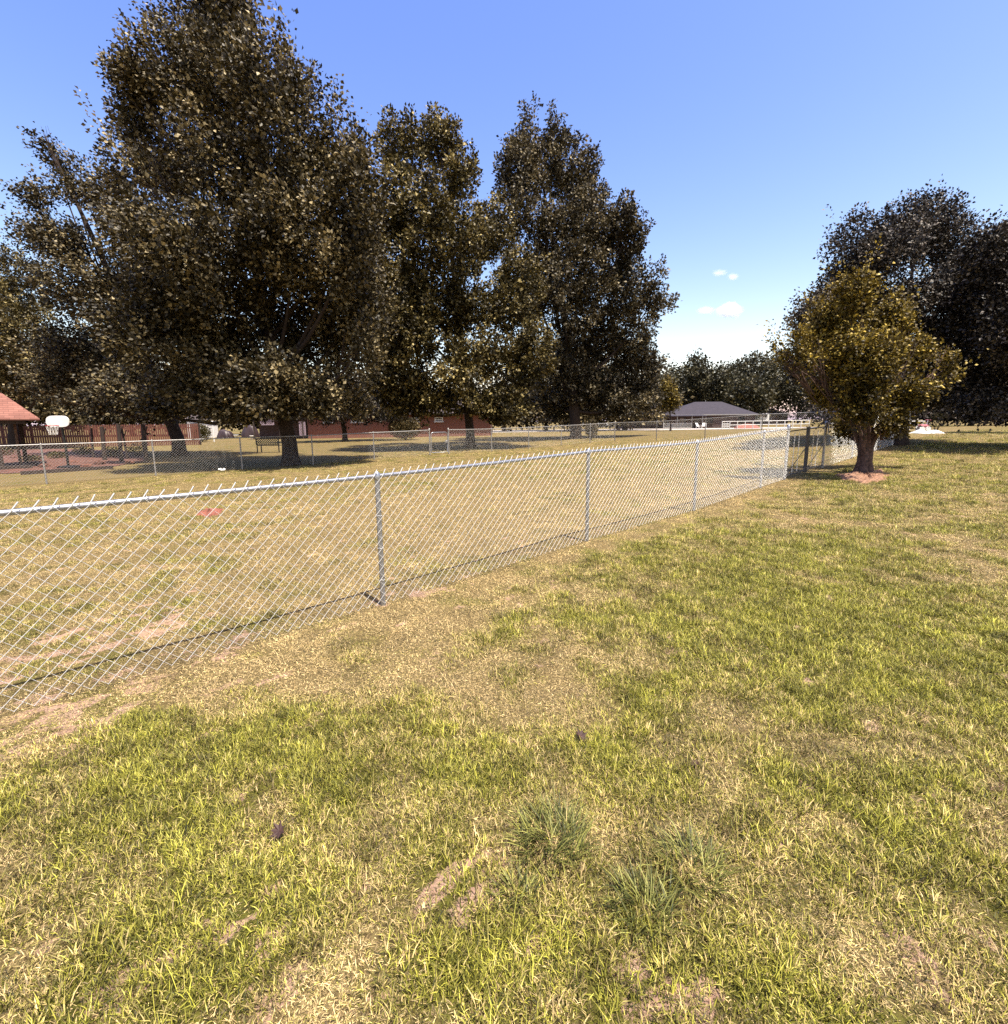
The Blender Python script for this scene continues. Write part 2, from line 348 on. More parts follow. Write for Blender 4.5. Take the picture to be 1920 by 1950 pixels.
for y0, y1, dens, sc in bands:
    hw = 1.16 * y1 + 5; n = int(dens * (y1 - y0) * 2 * hw); y = rng.uniform(y0, y1, n); x = rng.uniform(-hw, hw, n)
    k = (np.abs(x) < 1.16 * y + 1.2) | ((np.abs(x) < 1.16 * y + 5) & (rng.random(n) < .5)); PX.append(x[k]); PY.append(y[k]); PS.append(np.full(k.sum(), sc))
nlive = sum(map(len, PX))
for y0, y1, dens, sc in ((.25, 3, 380, .8), (3, 7, 220, .9), (7, 12, 60, 1.2)):          # dead thatch lying between the blades
    hw = 1.16 * y1 + 5; n = int(dens * (y1 - y0) * 2 * hw); y = rng.uniform(y0, y1, n); x = rng.uniform(-hw, hw, n)
    k = (np.abs(x) < 1.16 * y + 1.2) | ((np.abs(x) < 1.16 * y + 5) & (rng.random(n) < .5)); PX.append(x[k]); PY.append(y[k]); PS.append(np.full(k.sum(), sc))
PX, PY, PS = map(np.concatenate, (PX, PY, PS)); dead = np.arange(len(PX)) >= nlive
g, s = fields(PX, PY); s = np.where(dead, s * .75, s)
keep = rng.random(len(PX)) > np.clip((s - .25) * 1.1, 0, .62)
keep &= (rng.random(len(PX)) < .15 + 2.6 * (fbm(PX, PY, .085, 91, 2) - .22)) | (PY > 7)
keep &= ~((fence_side(PX, PY) > 16.2) & (PX < -8))                   # garden bed and deep shade beyond the back fence
PX, PY, PS, g, dead = PX[keep], PY[keep], PS[keep], g[keep], dead[keep]; g = np.where(dead, g * .25, g)
side = fence_side(PX, PY); yard = side > .05
r = rng.random(len(PX))
kidx = np.where(g + .25 * (r - .5) > .62, np.where(r < .5, 4, np.where(r < .8, 0, 5)), np.where(g < .36, np.where(r < .6, 3, 2), np.where(r < .5, 1, np.where(r < .8, 0, 2))))
kidx = np.where(yard & (kidx >= 4), 0, kidx); kidx = np.where(np.abs(side) < .5, np.where(r < .6, 3, 2), kidx); kidx = np.where(dead, np.where(r < .7, 3, 2), kidx)
r2 = rng.random(len(PX)); kidx = np.where(~dead & (side < -.5) & (r2 < .022), 6, kidx); kidx = np.where(~dead & (side < -.5) & (r2 > .985) & (g > .45), 7, kidx)   # stray stalks, broad-leaved weeds
near_z = gz(PX, PY) + np.exp(-(np.hypot(PX, PY - 8) / 30)**2) * .035 * (fbm(PX, PY, 1.1, 71, 3) - .5)
gm_ = bpy.data.meshes.new('lawn_grass'); gm_.vertices.add(len(PX)); gm_.vertices.foreach_set('co', np.stack([PX, PY, near_z], -1).astype(np.float32).ravel())
scl = PS * rng.uniform(.75, 1.25, len(PX)) * np.where(yard, .8, 1)
for nm, tp, arr in (('tint', 'FLOAT', g + rng.normal(0, .1, len(PX))), ('size', 'FLOAT', scl), ('tone', 'FLOAT', np.clip(rng.normal(.94, .25, len(PX)) + .9 * (fbm(PX, PY, .13, 97, 2) - .5), .22, 1.5)), ('turn', 'FLOAT', rng.uniform(0, 6.283, len(PX))), ('variant', 'INT', kidx)):
    a = gm_.attributes.new(nm, tp, 'POINT'); a.data.foreach_set('value', arr.astype(np.int32 if tp == 'INT' else np.float32))
go = tag(link('lawn_grass', gm_, None), 'short patchy lawn grass, green mixed with dry straw', 'grass', kind='stuff')
nt = bpy.data.node_groups.new('scatter_grass', 'GeometryNodeTree')
nt.interface.new_socket('Geometry', in_out='INPUT', socket_type='NodeSocketGeometry'); nt.interface.new_socket('Geometry', in_out='OUTPUT', socket_type='NodeSocketGeometry')
N, L = nt.nodes, nt.links; gi = N.new('NodeGroupInput'); gout = N.new('NodeGroupOutput'); iop = N.new('GeometryNodeInstanceOnPoints')
ci = N.new('GeometryNodeCollectionInfo'); ci.inputs['Collection'].default_value = protos; ci.inputs['Separate Children'].default_value = True; ci.inputs['Reset Children'].default_value = True
def na(n, t):
    q = N.new('GeometryNodeInputNamedAttribute'); q.data_type = t; q.inputs['Name'].default_value = n; return q.outputs[0]
cx = N.new('ShaderNodeCombineXYZ'); L.new(na('turn', 'FLOAT'), cx.inputs[2]); er = N.new('FunctionNodeEulerToRotation'); L.new(cx.outputs[0], er.inputs[0])
L.new(gi.outputs[0], iop.inputs['Points']); L.new(ci.outputs[0], iop.inputs['Instance']); iop.inputs['Pick Instance'].default_value = True
L.new(na('variant', 'INT'), iop.inputs['Instance Index']); L.new(er.outputs[0], iop.inputs['Rotation']); L.new(na('size', 'FLOAT'), iop.inputs['Scale'])
L.new(iop.outputs[0], gout.inputs[0])
md = go.modifiers.new('scatter', 'NODES'); md.node_group = nt

# ------------------------------------------------------------------ chain link fences
def chain_mesh(P0, P1, h=1.19, pitch=.087, r1=.0021, r2=.0013, barb=True, org=(0, 0, 0), z0=.03):
    """woven wire between two ground points: every wire is a zigzag whose rising runs lie in front"""
    P0 = np.array(P0, float); P1 = np.array(P1, float); d = P1 - P0; Ln = np.hypot(d[0], d[1]); t = np.array([d[0], d[1], 0]) / Ln; nrm = np.array([t[1], -t[0], 0])
    slope = d[2] / Ln; nk = max(1, int(round(Ln / pitch))); pt = Ln / nk; nj = int(round((h - z0) / (pt / 2))); hj = (h - z0) / nj
    A, B, Rr = [], [], []
    def P(s, z, off): return P0 + t * s + np.array([0, 0, slope * s + z]) + nrm * off
    for k in range(2 * nk):
        s0 = k * pt / 2
        for j in range(nj):
            up = (j + k) % 2 == 0
            a = s0 + (0 if up else pt / 2); b = s0 + (pt / 2 if up else 0); w = rng.normal(0, .0010, 2)
            A.append(P(a + w[0], z0 + j * hj, .003 if up else -.003)); B.append(P(b + w[1], z0 + (j + 1) * hj, .003 if up else -.003)); Rr.append(r1 if up else r2)
        if barb and (nj - 1 + k) % 2 == 0:
            b0 = s0 + pt / 2; lean = .030 + rng.normal(0, .003)
            A.append(P(b0 - .008, h - .008, .004)); B.append(P(b0 + lean, h + .050 + rng.normal(0, .004), .003)); Rr.append(r1 * 2.3)
    A, B, Rr = np.array(A), np.array(B), np.array(Rr)[:, None]; D = B - A; D /= np.linalg.norm(D, axis=1)[:, None]
    U = np.cross(D, nrm); U /= np.linalg.norm(U, axis=1)[:, None]; W = np.cross(D, U); n = len(A); sides = 4
    V = np.empty((n, 2, sides, 3))
    for q in range(sides):
        c, s_ = math.cos(2 * math.pi * q / sides), math.sin(2 * math.pi * q / sides); off = Rr * (U * c + W * s_); V[:, 0, q] = A + off; V[:, 1, q] = B + off
    base = (np.arange(n) * 2 * sides)[:, None, None]
    f = np.array([[q, (q + 1) % sides, sides + (q + 1) % sides, sides + q] for q in range(sides)])[None]
    return np_mesh('chain_link_mesh', V.reshape(-1, 3) - np.array(org), (base + f).reshape(-1, 4), True)
def gpt(xy): return np.array([xy[0], xy[1], float(gz(xy[0], xy[1]))])
def ring_post(mb, P, h, r, n=10): mb.tube([P + [0, 0, -.05], P + [0, 0, h]], r, n)
def fence(name, label, stations, posts, steel, wire, skip=(), h=1.22, pr=.024, rr=.0185, barb=True, r1=.0021, r2=.0013, pitch=.087, thick=()):
    """stations: list of (x,y) post feet; skip: indices of bays without fabric"""
    S = [gpt(p) for p in stations]; root = empty(name, S[0], label, 'fence'); org = S[0]
    for i, P in enumerate(S):
        k = 1.35 if i in thick else 1.0
        mb = MB(org); ring_post(mb, P, h - (.035 if i not in thick else -.05), pr * k, 12); po = mb.build('fence_post', steel, root)
        c = MB(org); c.tube([P + [0, 0, h - .05], P + [0, 0, h - .035], P + [0, 0, h + .012 + (.05 if i in thick else 0)], P + [0, 0, h + .028 + (.05 if i in thick else 0)]], [pr * k * 1.05, pr * k * 1.25, pr * k * 1.2, pr * .5], 10); c.build('post_cap', steel, po)
        q = MB(org)
        for z in (.25, .55, .85):
            q.tube([P + [pr * 1.15 * k * math.cos(a), pr * 1.15 * k * math.sin(a), z + .004 * math.sin(3 * a)] for a in np.linspace(0, 6.28, 9)], .0022, 4, False)
        q.build('wire_ties', wire, po)['kind'] = 'stuff'
    for i in range(len(S) - 1):
        if i in skip: continue
        a, b = S[i], S[i + 1]
        u = np.array([b[0] - a[0], b[1] - a[1], 0]); u /= np.linalg.norm(u); nn = np.array([u[1], -u[0], 0])
        r_ = MB(org); pts = [a + (b - a) * f + np.array([0, 0, h - .012 - .006 * math.sin(math.pi * f)]) for f in np.linspace(0, 1, 7)]; r_.tube(pts, rr, 12); r_.build('top_rail', steel, root)
        off = nn * (pr + .006)
        link('chain_link_mesh', chain_mesh(a + off, b + off, h - .005, pitch, r1, r2, barb, org), wire, root)
        tie = MB(org)
        for f in (.22, .45, .68, .9):
            c = a + (b - a) * f + np.array([0, 0, h - .018])
            tie.tube([c + nn * (rr * 1.25 * math.cos(w)) + np.array([0, 0, rr * 1.25 * math.sin(w)]) for w in np.linspace(0, 6.28, 9)], .002, 4, False)
        tie.build('rail_ties', wire, root)['kind'] = 'stuff'
    return root, S
def fs(px):
    """distance along the near fence line at which it crosses a photo column"""
    d = ray(px, 880)[:2]; A = np.array([[d[0], -FD[0]], [d[1], -FD[1]]]); t, s_ = np.linalg.solve(A, FA); return s_
P_ = lambda s_: FA + FD * s_
sg0, sg1, sg2 = fs(1497), fs(1534), fs(1567)
st1 = [-6.1, -3.05, 0, 3.05, 6.1, 9.15, sg0]
fence('chain_link_fence', 'bright new chain link fence with top rail running beside the lawn up to the gate', [P_(v) for v in st1], None, M['galv'], M['wire'], thick=(6,))
BC = np.array([7.55, 33.48])                                            # far corner of the yard
BD = np.array([21.75, 18.6]); BD /= np.linalg.norm(BD)
# where the yard's cross fence meets the near fence line
CD = np.array([.70, -.714]); A2 = np.array([[CD[0], -FD[0]], [CD[1], -FD[1]]]); tc, sc_end = np.linalg.solve(A2, FA - BC)
n2 = max(2, int(round((sc_end - sg2) / 3.05)))
fence('chain_link_fence', 'short stretch of new chain link fence just past the gate, behind the small leafy tree', [P_(sg2 + (sc_end - .15 - sg2) * i / n2) for i in range(n2 + 1)], None, M['galv'], M['wire'], thick=(0,), r1=.0015, r2=.0011)
def gate_leaf(s0, s1, hinge, label):
    a, b = gpt(P_(s0 + .07)), gpt(P_(s1 - .03)); root = empty('chain_link_gate', a, label, 'gate', 'pair of gate leaves'); o = a
    zb, zt = .08, 1.14; L_ = b - a
    for z in (zt, zb): MB(o).tube([a + [0, 0, z], b + [0, 0, z]], .014, 8).build('gate_rail', M['dark_steel'], root)
    for e in (0, 1):
        p = a + L_ * e; q = MB(o); q.tube([p + [0, 0, zb - .04], p + [0, 0, zt + .05]], .030 if e != hinge else .016, 8); q.build('gate_stile', M['dark_steel'] if e != hinge else M['galv_old'], root)
    br = MB(o); br.tube([a + [0, 0, zb + .02], b + [0, 0, zt - .45]], .009, 6); br.build('gate_brace', M['dark_steel'], root)
    link('chain_link_mesh', chain_mesh(a, b, zt, .11, .0009, .0007, False, o, zb), M['wire_old'], root)
    for fr in (.3, .55):                                                  # upright rows of short pale bars added on the mesh
        c = a + L_ * fr; s_ = MB(o); w = FD * .022
        for k in range(14):
            z = zb + .05 + k * (zt - zb - .1) / 14; j = rng.uniform(-.012, .012)
            s_.bar(c + [FD[0] * j, FD[1] * j, z], c + [FD[0] * j, FD[1] * j, z + .055], .02, .004)
        s_.build('pale_strips', M['wire'], root)['kind'] = 'stuff'
    for z in (.3, .95):
        p = a + L_ * hinge; p0 = p - L_ / np.linalg.norm(L_) * (.07 if hinge == 0 else -.07)
        MB(o).tube([p0 + [0, 0, z], p + [0, 0, z]], .012, 6).build('hinge', M['galv_old'], root)
gate_leaf(sg0, sg1, 0, 'left gate leaf of thin dark mesh, hinged on the long new fence')
gate_leaf(sg1, sg2 + .0, 1, 'right gate leaf of thin dark mesh, hinged next to the small leafy tree')

# back fence of the yard: older steel
def bs(px):
    d = ray(px, 830)[:2]; A = np.array([[d[0], -BD[0]], [d[1], -BD[1]]]); t, s_ = np.linalg.solve(A, BC); return BC + BD * s_
bl = [bs(x) for x in (75, 288, 456, 593, 711, 818)]
v0 = bl[0] - BD * 3.05; v00 = bl[0] - BD * 6.1
fence('old_chain_link_fence', 'weathered chain link fence in front of the garden bed and the big trees', [v00, v0] + bl, None, M['galv_old'], M['wire_old'], thick=(7,), barb=False, r1=.0016, r2=.0013)
br_ = [bs(x) for x in (854, 936, 1007, 1069, 1124, 1171)]
cr = [BC + (P_(sc_end) - BC) * i / 5 for i in range(6)]
fence('old_chain_link_fence', 'weathered chain link fence from the walk gate round the far corner of the yard', br_ + cr[1:], None, M['galv_old'], M['wire_old'], thick=(0, 5), barb=False, r1=.0018, r2=.0015)
def walk_gate():
    a, b = gpt(bl[-1] + BD * .09), gpt(br_[0] - BD * .07); root = empty('walk_gate', a, 'narrow round-cornered chain link walk gate in the weathered back fence', 'gate'); o = a; L_ = b - a; u = L_ / np.linalg.norm(L_)
    def c(fr, z): return a + L_ * fr + np.array([0, 0, z])
    pts = [c(0, .1), c(0, .95)] + [a + u * (.14 - .14 * math.cos(w)) + np.array([0, 0, .95 + .14 * math.sin(w)]) for w in np.linspace(.3, 1.57, 5)] + \
          [b - u * (.14 - .14 * math.sin(w)) + np.array([0, 0, .95 + .14 * math.cos(w)]) for w in np.linspace(0, 1.3, 5)] + [c(1, .95), c(1, .1), c(0, .1)]
    MB(o).tube(pts, .019, 8, False).build('gate_frame', M['galv'], root)
    link('chain_link_mesh', chain_mesh(a, b, 1.06, .087, .0016, .0013, False, o, .1), M['wire_old'], root)
    MB(o).box(c(.95, .62), (.1, .06, .12), bev=.01).build('latch', M['galv'], root)
    for z in (.3, .85): MB(o).tube([c(0, z) - u * .09, c(0, z)], .014, 6).build('hinge', M['galv_old'], root)
walk_gate()

# ------------------------------------------------------------------ trees
def leaf_mesh(Pp, Ax, Nn, size, tintv, org, ratio=.75):
    n = len(Pp); Ax = Ax / np.linalg.norm(Ax, axis=1)[:, None]; S = np.cross(Nn, Ax); S /= (np.linalg.norm(S, axis=1)[:, None] + 1e-9); Nn = np.cross(Ax, S)
    size = size[:, None]; V = np.empty((n, 4, 3)); fold = size * .16
    V[:, 0] = Pp; V[:, 2] = Pp + Ax * size; mid = Pp + Ax * size * .45
    V[:, 1] = mid + S * size * ratio * .5 + Nn * fold; V[:, 3] = mid - S * size * ratio * .5 + Nn * fold
    b = (np.arange(n) * 4)[:, None]; Fq = np.concatenate([b + np.array([[0, 2, 1]]), b + np.array([[0, 3, 2]])], 1).reshape(-1, 3)
    me = np_mesh('crown', V.reshape(-1, 3) - np.array(org), Fq); a = me.attributes.new('tint', 'FLOAT', 'FACE'); a.data.foreach_set('value', np.repeat(tintv, 2).astype(np.float32))
    return me
def unit(v): return v / (np.linalg.norm(v, axis=-1, keepdims=True) + 1e-9)
def curve(a, b, sag, n=5):
    a = np.array(a, float); b = np.array(b, float); out = []
    for f in np.linspace(0, 1, n): out.append(a + (b - a) * f + np.array(sag) * math.sin(math.pi * f))
    return out
def tree(name, label, depth, base_px, lobes, trunk_r, n_leaves, leaf, lmat, seed, group=None, spray=.75, up=.7, bark='bark', stems=1, per=48, jitter=.19, flat=.45, wind=(0, 0, 0), gap=0.0, trunk_top=None, sprigs=0):
    r = np.random.default_rng(seed); base = onlaw(base_px, depth); k = depth / FPX
    C, R_ = [], []; lo_, hi_ = min(l[0] - l[2] for l in lobes), max(l[0] + l[2] for l in lobes); cxp, hwp = (lo_ + hi_) / 2, (hi_ - lo_) / 2
    for l in lobes:
        off = min(1, abs(l[0] - cxp) / hwp); dd = l[4] if len(l) > 4 else r.uniform(-1, 1) * max(.35 * l[2], .75 * hwp * math.sqrt(1 - off * off) - .6 * l[2]) * k * .9
        k2 = (base[1] + dd) / FPX; C.append(at(l[0], l[1], base[1] + dd)); R_.append((l[2] * k2, (l[2] * .65 + l[3] * .35) * k2, l[3] * k2))
    C, R_ = np.array(C), np.array(R_); R_ = np.maximum(R_ - spray * .42, R_ * .45)
    root = empty(name, base, label, 'tree', group)
    # trunk, limbs and twigs
    top = C[np.argmax(C[:, 2])] if trunk_top is None else at(*trunk_top, base[1])
    tr = MB(base)
    def flare(P, r0):
        return [(P - np.array([0, 0, .12]), r0 * 1.7), (P + np.array([0, 0, .05]), r0 * 1.45), (P + np.array([0, 0, .35]), r0 * 1.1)]
    limbs = MB(base); low = C[:, 2].min()
    if stems == 1:
        bend = r.normal(0, .15, 3) * [1, 1, 0]; body = curve(base + [0, 0, .9], top, bend, 9); rad = [trunk_r * (1 - .93 * i / 8) for i in range(9)]
        fl = flare(base, trunk_r); tr.tube([p for p, _ in fl] + body, [q for _, q in fl] + rad, 12)
        for c, rr in zip(C, R_):
            z0 = base[2] + max(min(2.3, low - base[2] + .4), (c[2] - base[2]) * .62 - .4 * math.hypot(c[0] - base[0], c[1] - base[1])); f = min(.93, max(0.02, (z0 - base[2]) / (top[2] - base[2])))
            s0 = base + (top - base) * f; lr = max(.025, trunk_r * (1 - .93 * f) * .5); limbs.tube(curve(s0, c, (0, 0, -.12 * np.linalg.norm(c - s0)), 6), [lr * (1 - .85 * i / 5) for i in range(6)], 6, False)
            for _ in range(7):
                dv = unit(r.normal(0, 1, 3) + [0, 0, .5]); e = c + dv * rr * .85; limbs.tube(curve(c + (s0 - c) * r.uniform(0, .35), e, (0, 0, -.05), 4), [lr * .3, lr * .22, lr * .14, .006], 4, False)
    else:
        for w_ in range(5):
            a = 1.257 * w_ + .3; e_ = np.array([math.cos(a), math.sin(a), 0]); tr.tube([base + e_ * trunk_r * 1.0 - [0, 0, .1], base + e_ * trunk_r * .75 + [0, 0, .06], base + e_ * trunk_r * .5 + [0, 0, .3], base + e_ * trunk_r * .55 + [0, 0, .75], base + e_ * trunk_r * .9 + [0, 0, 1.15]], [trunk_r * .75, trunk_r * .6, trunk_r * .5, trunk_r * .42, trunk_r * .3], 9)
        for c, rr in zip(C, R_):
            a = r.uniform(0, 6.28); s0 = base + [trunk_r * .5 * math.cos(a), trunk_r * .5 * math.sin(a), .35]; lr = trunk_r * .36
            hv = (c - base) * [1, 1, 0]; limbs.tube(curve(s0, c, -hv * .20 + [0, 0, .1], 7), [lr * (1 - .8 * i / 6) for i in range(7)], 6, False)
            for _ in range(9):
                e = c + unit(r.normal(0, .8, 3) + [0, 0, .8]) * rr * .95; limbs.tube(curve(c + (s0 - c) * r.uniform(0, .5), e, (0, 0, -.03), 4), [lr * .3, lr * .22, lr * .15, .004], 4, False)
    tr.build('trunk', M[bark], root); limbs.build('limbs', M[bark], root)
    # leaves: sprays of leaves on branchlets through the outer part of every lobe
    wgt = R_[:, 0] * R_[:, 2] + R_[:, 0] * R_[:, 1]; wgt = wgt / wgt.sum(); ns = n_leaves // per
    li = r.choice(len(C), int(ns * 1.6), p=wgt); dv = unit(r.normal(0, 1, (len(li), 3))); u = r.random(len(li)) ** .45 * .98 + .06
    Pp = C[li] + dv * R_[li] * u[:, None]
    q = np.full(len(li), 9.0)
    for j in range(len(C)):
        dj = np.linalg.norm((Pp - C[j]) / R_[j], axis=1); q = np.where(li == j, q, np.minimum(q, dj))
    keep = (q > .62) | (r.random(len(li)) < .3)
    if gap > 0:
        cell = noise2(Pp[:, 0] / (spray * 1.7) + Pp[:, 1] * .31, Pp[:, 2] / (spray * 1.4) + Pp[:, 1] * .47, seed); keep &= (cell > gap) | (u < .55)
    keep &= Pp[:, 2] > base[2] + .35
    Pp, dv, li = Pp[keep][:ns], dv[keep][:ns], li[keep][:ns]; ns = len(Pp)
    out = Pp - np.array([base[0], base[1], (C[:, 2].mean() + low) / 2]); out[:, 2] *= .5
    D = unit(.55 * unit(out) + .45 * dv + np.array([0, 0, up]) + r.normal(0, .35, (ns, 3)) + np.array(wind))
    ln = spray * r.uniform(.5, 1.25, ns)
    clump = r.normal(0, .13, ns) + .3 * (noise2(Pp[:, 0] / 1.7 + 9, Pp[:, 2] / 1.7 + Pp[:, 1] / 2.3, seed + 5) - .5)
    if sprigs:                                                               # long loose shoots standing out of the crown
        o_ = np.argsort(-(np.linalg.norm((Pp - C[li]) / R_[li], axis=1)) + r.random(ns) * .3)[:sprigs]; ln[o_] *= 2.2
    tt = r.random((ns, per)); ax = D[:, None, :]; J = r.normal(0, 1, (ns, per, 3)) * (jitter * (1 - .45 * tt))[..., None]
    LP = Pp[:, None, :] + ax * (tt * ln[:, None])[..., None] + J - ax * (ln[:, None, None] * .35)
    LA = unit(ax * .6 + unit(J) * .8 + r.normal(0, .35, (ns, per, 3)) + np.array([0, 0, -.25]) + np.array(wind) * .8)
    LN = unit(r.normal(0, 1, (ns, per, 3)) * (1 - flat) + np.array([0, 0, 1.0]) * flat * 1.3 + dv[:, None, :] * .35)
    sz = leaf * r.uniform(.6, 1.25, ns * per); tv = np.clip(.485 + np.repeat(clump, per) + r.normal(0, .2, ns * per), 0, 1)
    cr_ = link('crown', leaf_mesh(LP.reshape(-1, 3), LA.reshape(-1, 3), LN.reshape(-1, 3), sz, tv, base), M[lmat], root); cr_['kind'] = 'stuff'
    return root

tree('broad_tree', 'tallest broad tree with a thick trunk right behind the weathered fence', 20.6, 548,
     [(405, 60, 90, 105), (440, 0, 55, 60), (365, 165, 125, 105), (265, 165, 55, 50), (258, 240, 55, 65), (262, 320, 60, 65), (490, 170, 105, 105), (552, 150, 30, 80), (592, 190, 34, 75), (330, 320, 115, 120), (480, 330, 150, 140), (612, 320, 85, 110), (672, 290, 42, 80), (690, 400, 50, 90), (695, 560, 60, 110), (690, 660, 60, 80),
      (400, 490, 160, 130), (560, 490, 145, 130), (655, 450, 58, 120), (420, 640, 165, 110), (590, 650, 115, 100), (300, 630, 110, 95), (510, 725, 100, 55), (640, 735, 70, 55), (380, 745, 80, 45), (330, 770, 90, 34), (460, 775, 90, 32, -1.5), (220, 745, 60, 40), (590, 765, 80, 40, -1.5), (520, 770, 70, 36, -2.5), (670, 770, 50, 40)],
     .30, 190000, .15, 'leaf_a', 201, spray=.95, up=.75, wind=(-.28, 0, .05), gap=.42, sprigs=250)
tree('spreading_tree', 'wind-swept tree reaching far out to the side above the wooden picket fence', 28.0, 335,
     [(250, 420, 105, 85), (170, 370, 70, 48), (125, 312, 45, 40), (85, 258, 28, 40), (62, 378, 45, 26), (130, 465, 85, 46), (210, 555, 115, 75), (185, 670, 110, 62), (290, 735, 110, 52), (135, 730, 85, 50), (190, 765, 80, 34), (300, 775, 80, 36), (330, 560, 95, 95), (285, 310, 50, 40)],
     .33, 88000, .16, 'leaf_a', 202, spray=1.2, up=.45, wind=(-.45, 0, .1), gap=.42, sprigs=160)
tree('background_tree', 'olive tree behind the red-roofed pavilion', 40.0, 20,
     [(25, 540, 70, 72), (-30, 620, 90, 100), (60, 640, 55, 75), (0, 700, 100, 60), (85, 720, 60, 40), (-90, 560, 80, 80)], .35, 52000, .2, 'leaf_b', 203, spray=1.0)
tree('sycamore_tree', 'twin-topped pale-leaved tree before the red brick house', 31.0, 895,
     [(765, 285, 52, 60), (838, 275, 58, 55), (872, 350, 50, 65), (745, 390, 62, 90), (725, 480, 55, 90), (840, 440, 95, 90), (745, 540, 70, 95), (720, 640, 70, 80), (925, 455, 75, 75), (975, 555, 72, 90), (860, 590, 95, 72), (765, 640, 85, 75), (900, 685, 105, 70), (1000, 680, 62, 72), (775, 735, 85, 45), (955, 772, 66, 38), (850, 755, 80, 42), (780, 770, 70, 34), (920, 760, 60, 40, -2)],
     .27, 112000, .20, 'leaf_b', 204, spray=.95, up=.6, gap=.44)
tree('poplar_tree', 'tall dark tree with a rounded tip and forked leafy trunk at the far fence', 39.0, 1097,
     [(1020, 280, 68, 65), (995, 350, 52, 75), (1085, 340, 60, 75), (1040, 440, 85, 95), (1130, 440, 64, 75), (1197, 440, 46, 64), (1180, 540, 85, 85), (1080, 560, 95, 95), (1250, 565, 42, 48), (1150, 655, 105, 75), (1222, 690, 48, 62), (1060, 680, 75, 72), (1010, 520, 60, 90), (1130, 752, 105, 48), (1222, 762, 46, 38), (1060, 765, 60, 38), (1180, 772, 60, 32)],
     .42, 122000, .21, 'leaf_c', 205, spray=1.0, up=.7, gap=.40)
tree('pear_tree', 'dense dark round tree with a stout trunk on the open lawn', 20.3, 1720,
     [(1745, 445, 82, 68), (1660, 485, 90, 75), (1800, 485, 52, 72), (1835, 560, 50, 70), (1605, 535, 58, 72), (1560, 600, 58, 68), (1700, 600, 125, 105), (1540, 680, 42, 62), (1800, 640, 90, 105), (1640, 715, 105, 72), (1765, 735, 95, 50)],
     .22, 120000, .11, 'leaf_d', 206, spray=.6, up=.9, per=24, jitter=.13, gap=.34, sprigs=110)
tree('pear_tree', 'low-hanging dark tree whose leaves almost touch the lawn beside the round tree', 17.5, 1972,
     [(1878, 490, 48, 60), (1940, 500, 85, 80), (1890, 590, 80, 90), (1990, 640, 110, 110), (1960, 600, 90, 100, -1.2), (1882, 715, 62, 75), (1870, 775, 50, 36), (1965, 765, 90, 46), (2060, 700, 80, 90)],
     .2, 80000, .11, 'leaf_d', 207, spray=.6, up=.9, per=24, jitter=.15)
tree('edge_tree', 'taller tree rising behind the low-hanging dark one', 27.0, 2030,
     [(1955, 440, 50, 50), (2000, 520, 90, 90), (2040, 640, 110, 110), (2080, 450, 80, 90)], .25, 20000, .15, 'leaf_d', 208, spray=.8)
tree('small_tree', 'small multi-stemmed tree with yellowish leaves in a ring of pale mulch', 12.25, 1655,
     [(1632, 570, 40, 55), (1583, 630, 45, 60), (1700, 622, 50, 65), (1535, 680, 44, 60), (1640, 690, 70, 80), (1740, 675, 56, 70), (1800, 695, 34, 55), (1575, 745, 42, 42), (1650, 775, 56, 50), (1725, 755, 48, 42), (1478, 668, 10, 20), (1600, 560, 18, 30), (1500, 690, 24, 40), (1690, 815, 45, 28), (1615, 815, 38, 24)],
     .17, 42000, .078, 'leaf_e', 209, spray=.55, up=1.1, bark='bark_pink', stems=2, per=22, jitter=.07, gap=.42, sprigs=250)
tree('dark_tree', 'low dark spreading tree shading the wall of the brick house', 46, 655, [(640, 750, 80, 50), (700, 765, 75, 45), (590, 760, 70, 45), (650, 785, 85, 28), (740, 780, 55, 32), (560, 785, 50, 24)], .22, 26000, .2, 'leaf_d', 231, spray=.9)
FAR = [(1290, 735, 45, 38, 150), (1328, 722, 30, 50, 140), (1362, 735, 36, 40, 135), (1402, 722, 34, 36, 165), (1440, 716, 40, 44, 150), (1482, 715, 42, 40, 160), (1425, 750, 45, 36, 128), (1520, 730, 46, 50, 150), (1570, 740, 46, 45, 140), (1255, 745, 36, 34, 132)]
for i, (a, b, rx, rz, dp) in enumerate(FAR):
    tree('far_tree', 'pointed dark tree standing highest behind the ridge of the slate roof' if i == 1 else 'olive tree of the tree line beyond the slate-roofed house', dp, a, [(a, b, rx, rz), (a - rx * .4, b + rz * .5, rx * .7, rz * .6), (a + rx * .45, b + rz * .45, rx * .7, rz * .65), (a + rx * .1, b - rz * .35, rx * .6, rz * .6), (a, b + rz, rx * .9, rz * .5)],
         .3, 5200, .75, 'leaf_f', 300 + i, 'trees of the far tree line', spray=2.2, per=22, jitter=.8)
for i, a in enumerate((-40, 40, 110, 180, 250, 320, 400, 470, 540, 690, 960, 1040, 1120, 1190)):
    tree('far_tree', 'dark tree of the row behind the brick house, mostly hidden by the big trees', 76 + 3 * (i % 3), a, [(a, 725, 75, 50), (a - 40, 765, 60, 42), (a + 45, 765, 60, 45), (a, 790, 90, 26)], .3, 6000, .55, 'leaf_a', 330 + i, 'trees behind the brick house', spray=1.6, per=22, jitter=.6)
